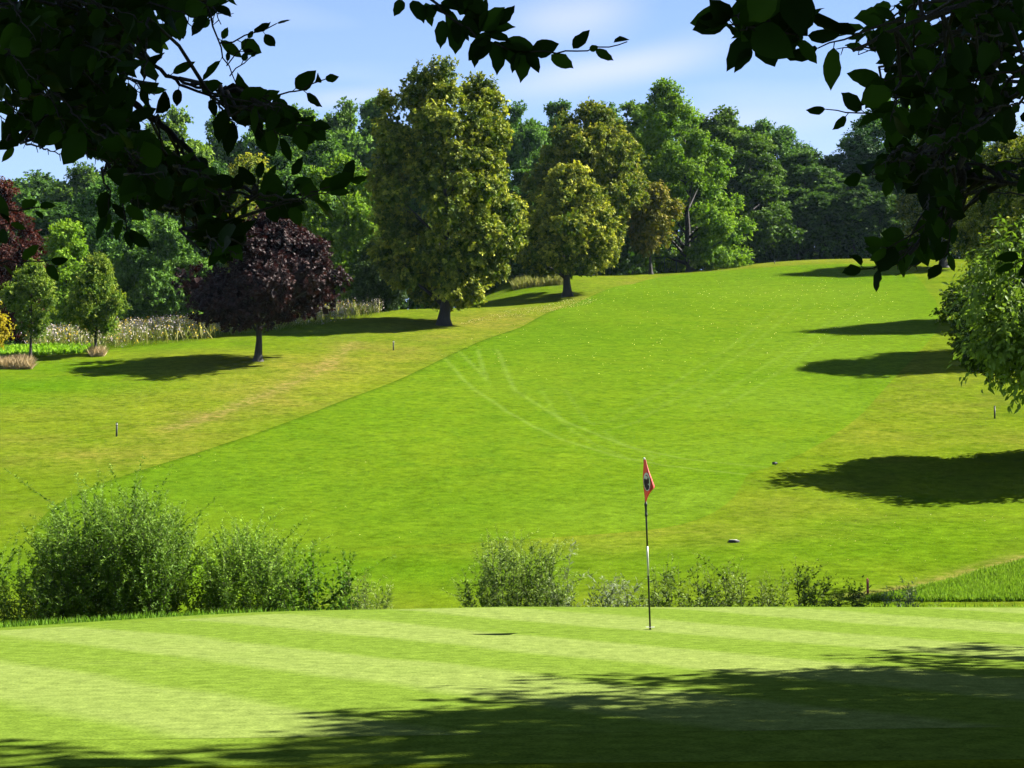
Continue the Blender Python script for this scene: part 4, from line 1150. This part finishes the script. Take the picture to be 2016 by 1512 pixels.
blades('long_grass', scatter(np.array([(-16,22.5),(-8,24.2),(-2,28.5),(5,28.8),(6,30.5),(-2,30.5),(-9,27),(-16,25)], float), 16000, rng, False), .12, .016, M['grassblade'], 'rough grass on the far lip of the green', 'long grass', rng, color=(.7, .8, .8))
blades('leafy_bed', scatter([(-40,712),(60,702),(180,694),(182,684),(90,684),(-40,690)], 9000, rng), .3, .2, M['bright'], 'bright green leafy bed behind the young trees', 'ground cover', rng, .9, (1.2, 1.3, 1.0))
blades('dry_grass', np.concatenate([scatter([(-10,728),(65,728),(60,716),(-10,718)], 3200, rng), scatter([(178,703),(205,703),(205,697),(178,697)], 700, rng)]), .5, .03, M['drygrass'], 'tan dry grass tufts around the young trees', 'dry grass', rng, .5)
FL1 = [(60,684),(190,690),(250,686),(330,678),(425,668),(432,640),(380,632),(240,640),(160,655),(60,668)]
FL2 = [(432,664),(560,650),(640,640),(752,622),(748,600),(640,606),(520,630),(432,640)]
def flowers():
    rng = np.random.default_rng(6)
    for poly, n, lab in ((FL1, 42000, 'wildflower bed with pale and yellow blooms before the dark wood'), (FL2, 28000, 'paler wildflower strip behind the purple maple')):
        B = scatter(poly, n, rng)
        h = 1.15 * rng.uniform(.55, 1.1, n)
        A = norm(np.c_[rng.normal(0, .38, (n, 2)), np.ones(n)])
        V, T, at = leaf_quads(B, A, norm(np.c_[rng.normal(0, 1, (n, 2)), np.zeros(n)]), h, np.full(n, .035), .5 + rng.normal(0, .22, n))
        o = prop(link('wildflowers', np_mesh('wildflowers', V, [T], M['meadow'], at)), lab, 'wildflowers', None, 'stuff')
        clump = np.sin(B[:, 0] * 1.1 + 2 * np.sin(B[:, 1] * .8)) + rng.normal(0, .5, n)
        for kind, mask, sz in (('petal_pink', clump > .2, .075), ('petal_yellow', (clump < -.35) & (rng.random(n) < .7), .085), ('petal_white', np.abs(clump) < .5, .07)):
            sel = np.nonzero(mask & (rng.random(n) < .85))[0]
            tp = B[sel] + A[sel] * h[sel][:, None]; m = len(sel)
            P2 = np.repeat(tp, 3, 0) + rng.normal(0, .06, (m * 3, 3)) - np.c_[np.zeros((m * 3, 2)), rng.random(m * 3) ** 1.5 * .5]
            v, t, a2 = leaf_quads(P2, rnd_unit(rng, m * 3), rnd_unit(rng, m * 3), np.full(m * 3, sz), np.full(m * 3, sz), np.full(m * 3, .5))
            b = link({'petal_pink': 'pink_blooms', 'petal_yellow': 'yellow_blooms', 'petal_white': 'cream_blooms'}[kind], np_mesh('blooms', v, [t], M[kind], None), o)
            b['kind'] = 'stuff'
flowers()
blades('tall_weeds', scatter([(1010,572),(1110,562),(1110,556),(1010,562)], 2500, rng), .7, .05, M['meadow'], 'tall brownish weeds under the smaller linden', 'weeds', rng, .3)
LV = np.concatenate([scatter([(900,640),(1060,622),(1190,590),(1120,590),(960,622)], 700, rng), scatter([(850,700),(1000,640),(1250,560),(1700,525),(1820,640),(1500,760),(1100,760)], 600, rng),
                     scatter([(0,1000),(400,880),(700,900),(1000,1050),(600,1080),(100,1080)], 60, rng), scatter([(1600,1000),(2010,1000),(2010,1100),(1600,1130)], 70, rng)])
n = len(LV)
V, T, at = leaf_quads(LV + np.array([0, 0, .06]), np.c_[rng.normal(0, 1, (n, 2)), rng.normal(0, .3, n)], np.c_[rng.normal(0, .4, (n, 2)), np.ones(n)], rng.uniform(.04, .1, n) * np.clip(LV[:, 1] / 110, .45, 1), rng.uniform(.03, .07, n) * np.clip(LV[:, 1] / 110, .45, 1), rng.random(n))
prop(link('fallen_leaves', np_mesh('fallen_leaves', V, [T], M['litter'], at)), 'pale fallen leaves sprinkled over the upper fairway', 'fallen leaves', None, 'stuff')

# ------------------------------------------------------------------ golf things
M['pole_black'] = plain_mat('black_pole', (.02, .022, .02), .45, .4, .1)
M['pole_white'] = plain_mat('white_pole', (.72, .72, .66), .45, .4, .08)
def cloth_mat():
    m, t, o = new_mat('red_cloth')
    v = coords(t)
    n = noise(t, v, 60, 3)
    c = mixc(t, n, (.27, .014, .010), (.34, .022, .013))
    b = nd(t, "ShaderNodeBsdfPrincipled"); t.links.new(c, b.inputs['Base Color']); b.inputs['Roughness'].default_value = .75
    tr = t.nodes.new("ShaderNodeBsdfTranslucent"); tr.inputs['Color'].default_value = (.75, .09, .02, 1)
    ms = t.nodes.new("ShaderNodeMixShader"); ms.inputs[0].default_value = .04
    t.links.new(b.outputs[0], ms.inputs[1]); t.links.new(tr.outputs[0], ms.inputs[2]); t.links.new(ms.outputs[0], o.inputs[0])
    return m
M['cloth'] = cloth_mat()
M['emblem_grey'] = plain_mat('emblem_pale', (.85, .88, .8), .7, .1, .1)
M['emblem_dark'] = plain_mat('emblem_dark', (.05, .03, .035), .7, .1, .1)
M['post_dark'] = plain_mat('dark_post', (.022, .026, .02), .6, .3, .3)
M['post_pale'] = plain_mat('pale_band', (.75, .74, .62), .5, .3, .1)
M['red_paint'] = plain_mat('red_paint', (.42, .08, .06), .6, .3, .25)
M['stake_edge'] = plain_mat('pale_orange_edge', (.62, .3, .18), .7, .2, .2)
M['plate'] = plain_mat('pale_plate', (.62, .6, .48), .6, .3, .15)
M['frame_green'] = plain_mat('dark_green_paint', (.02, .06, .035), .5, .3, .2)

def flagstick():
    g = on_ground(1280, 1240, 12); Y = g[1]
    top = atY(1268.3, 903, Y)
    o = thing('flagstick', tuple(g), 'leaning golf flagstick with drooping red flag on the putting green', 'golf flag')
    ax = (top - g); Lh = np.linalg.norm(ax)
    def at(f): return ax * f
    def py(p): return (1240 - p) / (1240 - 903.0)
    def tube(name, segs, mat, sides=14):
        tb = Tubes(sides)
        P = [at(f) for f, _ in segs]; R = [r for _, r in segs]
        tb.add(P, R); return link(name, tb.mesh(name, mat), o)
    r = .0115
    tube('pole', [(-.06, r), (py(1134), r), (py(1133.9), r)], M['pole_black'])
    tube('white_band', [(py(1133.8), r + .0006), (py(1100), r + .0006), (py(1076), r + .0006)], M['pole_white'])
    tube('upper_pole', [(py(1075.8), r), (py(1040), r), (py(904), r)], M['pole_black'])
    tube('ferrule', [(py(1018), .012), (py(1017), .018), (py(1013), .018), (py(1012), .0145), (py(998), .0145), (py(997), .019), (py(992), .019), (py(990), .012)], M['pole_black'])
    tube('cap', [(py(905.5), .0125), (py(904), .014), (py(902), .012), (py(900.5), .004)], M['pole_white'])
    # drooping cloth: rows top to bottom with the left and right edge taken in the flag's own plane
    rows = [(904.6, 1267.6, 1271.5), (915, 1266.9, 1274.2), (927, 1266.1, 1277.8), (939, 1265.4, 1282.4), (949, 1265.9, 1286.2), (957, 1266.8, 1289.2), (961, 1267.2, 1288.3), (967, 1267.8, 1282.5), (974, 1268.5, 1277.8), (981, 1269.6, 1274.8), (988, 1270.5, 1272.2)]
    rows = np.array(rows); yy = np.linspace(rows[0, 0], rows[-1, 0], 40); nv = 22
    V = []
    for k, y in enumerate(yy):
        l = np.interp(y, rows[:, 0], rows[:, 1]); rr = np.interp(y, rows[:, 0], rows[:, 2])
        for j in range(nv):
            f = j / (nv - 1)
            p = atY(l + (rr - l) * f, y, Y) - g
            wdt = (rr - l) / F * Y
            fold = .35 * wdt * math.sin(f * 5.2 + k * .05) * (.35 + f) - .02 + .05 * wdt * math.sin(f * 17 + k * .2)
            if f > .86: fold += (f - .86) / .14 * .55 * wdt            # the free edge turns back towards the sun
            fold -= .27 * f * min(1, wdt / .11)                        # the cloth hangs slanting towards the camera
            q_ = p + g - np.array([0, 0, CAMZ])
            V.append(p + q_ / q_[1] * fold)
    V = np.array(V); n = nv
    i = np.arange(len(yy) - 1)[:, None] * n; j = np.arange(n - 1)[None]
    Q = np.stack([i + j, i + j + 1, i + n + j + 1, i + n + j], -1).reshape(-1, 4)
    fl = link('flag', np_mesh('flag', V, [Q], M['cloth'], None, True), o)
    grid = V.reshape(len(yy), nv, 3)
    def on_cloth(px, py_):
        y = np.clip((py_ - yy[0]) / (yy[-1] - yy[0]), 0, 1) * (len(yy) - 1); k = min(int(y), len(yy) - 2)
        l = np.interp(py_, rows[:, 0], rows[:, 1]); rr = np.interp(py_, rows[:, 0], rows[:, 2])
        f = np.clip((px - l) / max(rr - l, .1), 0, 1) * (nv - 1); q = min(int(f), nv - 2); a, b = y - k, f - q
        return (grid[k, q] * (1 - a) * (1 - b) + grid[k + 1, q] * a * (1 - b) + grid[k, q + 1] * (1 - a) * b + grid[k + 1, q + 1] * a * b)
    def patch(name, outer, inner, mat, off):
        O = np.array([on_cloth(*p) for p in outer]) - np.array([0, off, 0])
        I = np.array([on_cloth(*p) for p in inner]) - np.array([0, off, 0])
        m = len(O); a = np.arange(m); b = (a + 1) % m
        return link(name, np_mesh(name, np.r_[O, I], [np.stack([a, b, b + m, a + m], -1)], mat), fl)
    th = np.linspace(0, 2 * np.pi, 40, endpoint=False)
    ell = lambda rx, ry, cx=1273.2, cy=948.5: [(cx + rx * math.cos(t) + .06 * (ry * math.sin(t)), cy + ry * math.sin(t)) for t in th]
    patch('emblem_disc', ell(6.4, 17.5), ell(.05, .05), M['emblem_dark'], .010)
    patch('emblem_ring', ell(6.6, 18.0), ell(4.5, 13.8), M['emblem_grey'], .016)
    # pale tee shape: broad cup on a slanting stem, with a foot stroke
    def shape(pts, c): return patch('emblem_tee', pts, [c] * len(pts), M['emblem_grey'], .018)
    shape([(1268.0,938.5),(1270.0,936.5),(1273.5,937.5),(1275.2,940.5),(1273.5,942.8),(1271.3,944.5),(1270.6,952),(1269.8,957.5),(1268.5,957),(1269.3,950),(1269.3,944.5),(1267.8,942)], (1270.8, 941))
    shape([(1270.0,960.5),(1272.2,959.5),(1274.5,955.5),(1276.3,951.5),(1277.0,953.5),(1275.5,958),(1272.8,962),(1270.6,962.3)], (1273.6, 957.8))
    # the cup in the green
    c = thing('hole_cup', (g[0], g[1], g[2] + .03), 'small dark golf hole at the foot of the flagstick', 'golf hole')
    an = np.linspace(0, 2 * np.pi, 32, endpoint=False)
    ring = lambda r_, z: np.stack([r_ * np.cos(an), r_ * np.sin(an), np.full(32, z)], -1)
    Vc = np.r_[ring(.058, .004), ring(.054, .006), ring(.052, .0045), ring(.02, .0042)]
    a = np.arange(32); b = (a + 1) % 32
    link('rim', np_mesh('rim', Vc[:96], [np.concatenate([np.stack([a + k, b + k, b + k + 32, a + k + 32], -1) for k in (0, 32)])], M['pole_white']), c)
    link('cup', np_mesh('cup', Vc[64:], [np.stack([a, b, b + 32, a + 32], -1)], M['pole_black']), c)
flagstick()

def marker_post(px, base_py, top_py, label, pale=True, group='dark marker posts in the rough'):
    p = on_ground(px, base_py, 36); h = float(atY(px, top_py, p[1])[2]) - p[2]
    o = thing('marker_post', tuple(p), label, 'post', group)
    r = .035
    def cyl(name, z0, z1, rr, mat, dome=False):
        tb = Tubes(12); pts = [(0, 0, z0), (0, 0, (z0 + z1) / 2), (0, 0, z1)]; rad = [rr, rr, rr]
        if dome: pts += [(0, 0, z1 + rr * .5), (0, 0, z1 + rr * .75)]; rad += [rr * .75, rr * .2]
        tb.add(pts, rad); link(name, tb.mesh(name, mat), o)
    cyl('shaft', -.15, h * .86, r, M['post_dark'])
    cyl('band', h * .86 + .001, h * .93, r * 1.08, M['post_pale'])
    cyl('head', h * .93 + .001, h - r * .7, r, M['post_dark'], True)
    return o
marker_post(229.5, 861, 832, 'dark marker post with pale band standing alone in the left rough')
marker_post(774.5, 690.5, 671, 'dark marker post below the tallest linden beside the fairway edge')
marker_post(1958.5, 824.5, 799, 'dark marker post in the right rough between the two shadows')
marker_post(1525, 519.5, 513.5, 'tiny pale topped post on the crest before the dark wood')

def red_stake():
    p = on_ground(1708, 1172, 30); h = float(atY(1708, 1140, p[1])[2]) - p[2]
    o = thing('hazard_stake', tuple(p), 'short red wooden stake beside the brambles behind the green', 'stake')
    L = []; box_mb(L, (0, 0, h / 2 - .1), (.04, .05, h + .2)); link('shaft', boxes_mesh('shaft', L, M['red_paint']), o)
    L = []; box_mb(L, (.027, 0, h / 2), (.012, .046, h - .02)); link('pale_edge', boxes_mesh('pale_edge', L, M['stake_edge']), o)  # pale orange strip along the stake's right side
    V = np.array([(-.02,-.025,h),(.02,-.025,h),(.02,.025,h),(-.02,.025,h),(0,0,h+.03)])
    link('tip', np_mesh('tip', V, [np.array([(0,1,4),(1,2,4),(2,3,4),(3,0,4)])], M['red_paint']), o)
red_stake()

def arrow_sign():
    p = on_ground(1526, 919.5, 36); k = p[1] / F
    o = thing('arrow_sign', tuple(p), 'small dark arrow board pointing right at the fairway edge', 'sign')
    zc = float(atY(1525, 912, p[1])[2]) - p[2]
    def prism(name, sc_, y0, y1, mat):
        out = np.array([(-5.6, 2.7), (-5.6, -2.7), (2.2, -2.7), (5.9, -.2), (2.2, 2.7)]) * k * sc_
        n = len(out); V = np.r_[np.c_[out[:, 0], np.full(n, y0), out[:, 1] + zc], np.c_[out[:, 0], np.full(n, y1), out[:, 1] + zc]]
        a = np.arange(n); b = (a + 1) % n
        link(name, np_mesh(name, V, [np.array([a]), np.array([a[::-1] + n]), np.stack([a, a + n, b + n, b], -1)], mat), o)
    prism('board', 1.0, -.012, .012, M['post_dark'])
    prism('panel', .5, -.018, -.0125, plain_mat('grey_panel', (.12, .13, .13), .5))
    tb = Tubes(8)
    for x in (.02,):
        tb.add([(x, 0.004, -.1), (x, 0.004, zc * .5), (x, 0.004, zc)], [.006] * 3)
    link('stake', tb.mesh('stake', M['post_dark']), o)
arrow_sign()

def drain_cover():
    p = on_ground(1445, 1068, 36)
    o = thing('drain_cover', tuple(p), 'pale flat cover lying in the grass right of the flag', 'cover')
    tb = Tubes(24); tb.add([(0, 0, -.05), (0, 0, .035), (0, 0, .05)], [.16, .16, .145]); link('rim', tb.mesh('rim', M['post_dark']), o)
    tb = Tubes(24); tb.add([(-.02, -.03, .0505), (-.02, -.03, .062), (-.02, -.03, .066)], [.11, .11, .1]); link('lid', tb.mesh('lid', M['plate']), o)
drain_cover()

def green_frame():
    p = on_ground(1322, 533, 36); x, Y = xof(1322, 164), 164.0
    z = gz1(x, Y); k = Y / F
    o = thing('bar_frame', (x, Y, z), 'dark green two legged bar frame under the tall bright green tree', 'frame')
    h = float(atY(1322, 507, Y)[2]) - z
    for dx in (-.55, .55):
        L = []; box_mb(L, (dx, 0, h / 2 - .1), (.09, .09, h + .15)); link('leg', boxes_mesh('leg', L, M['frame_green']), o)
    L = []; box_mb(L, (-.3, 0, h - .03), (2.3, .12, .1)); link('top_bar', boxes_mesh('top_bar', L, M['frame_green']), o)
green_frame()


# ------------------------------------------------------------------ summer haze
def haze():
    L = []; zb, zt = -14.0, 60.0
    box_mb(L, (0, 200, (zb + zt) / 2), (7000, 7000, zt - zb))
    m, t, o = new_mat('haze_air')
    v = t.nodes.new("ShaderNodeVolumePrincipled")
    v.inputs['Color'].default_value = (.55, .78, 1.0, 1); v.inputs['Density'].default_value = .00004; v.inputs['Anisotropy'].default_value = .0
    t.links.new(v.outputs[0], o.inputs['Volume'])
    prop(link('haze', boxes_mesh('haze', L, m)), kind='stuff')
haze()
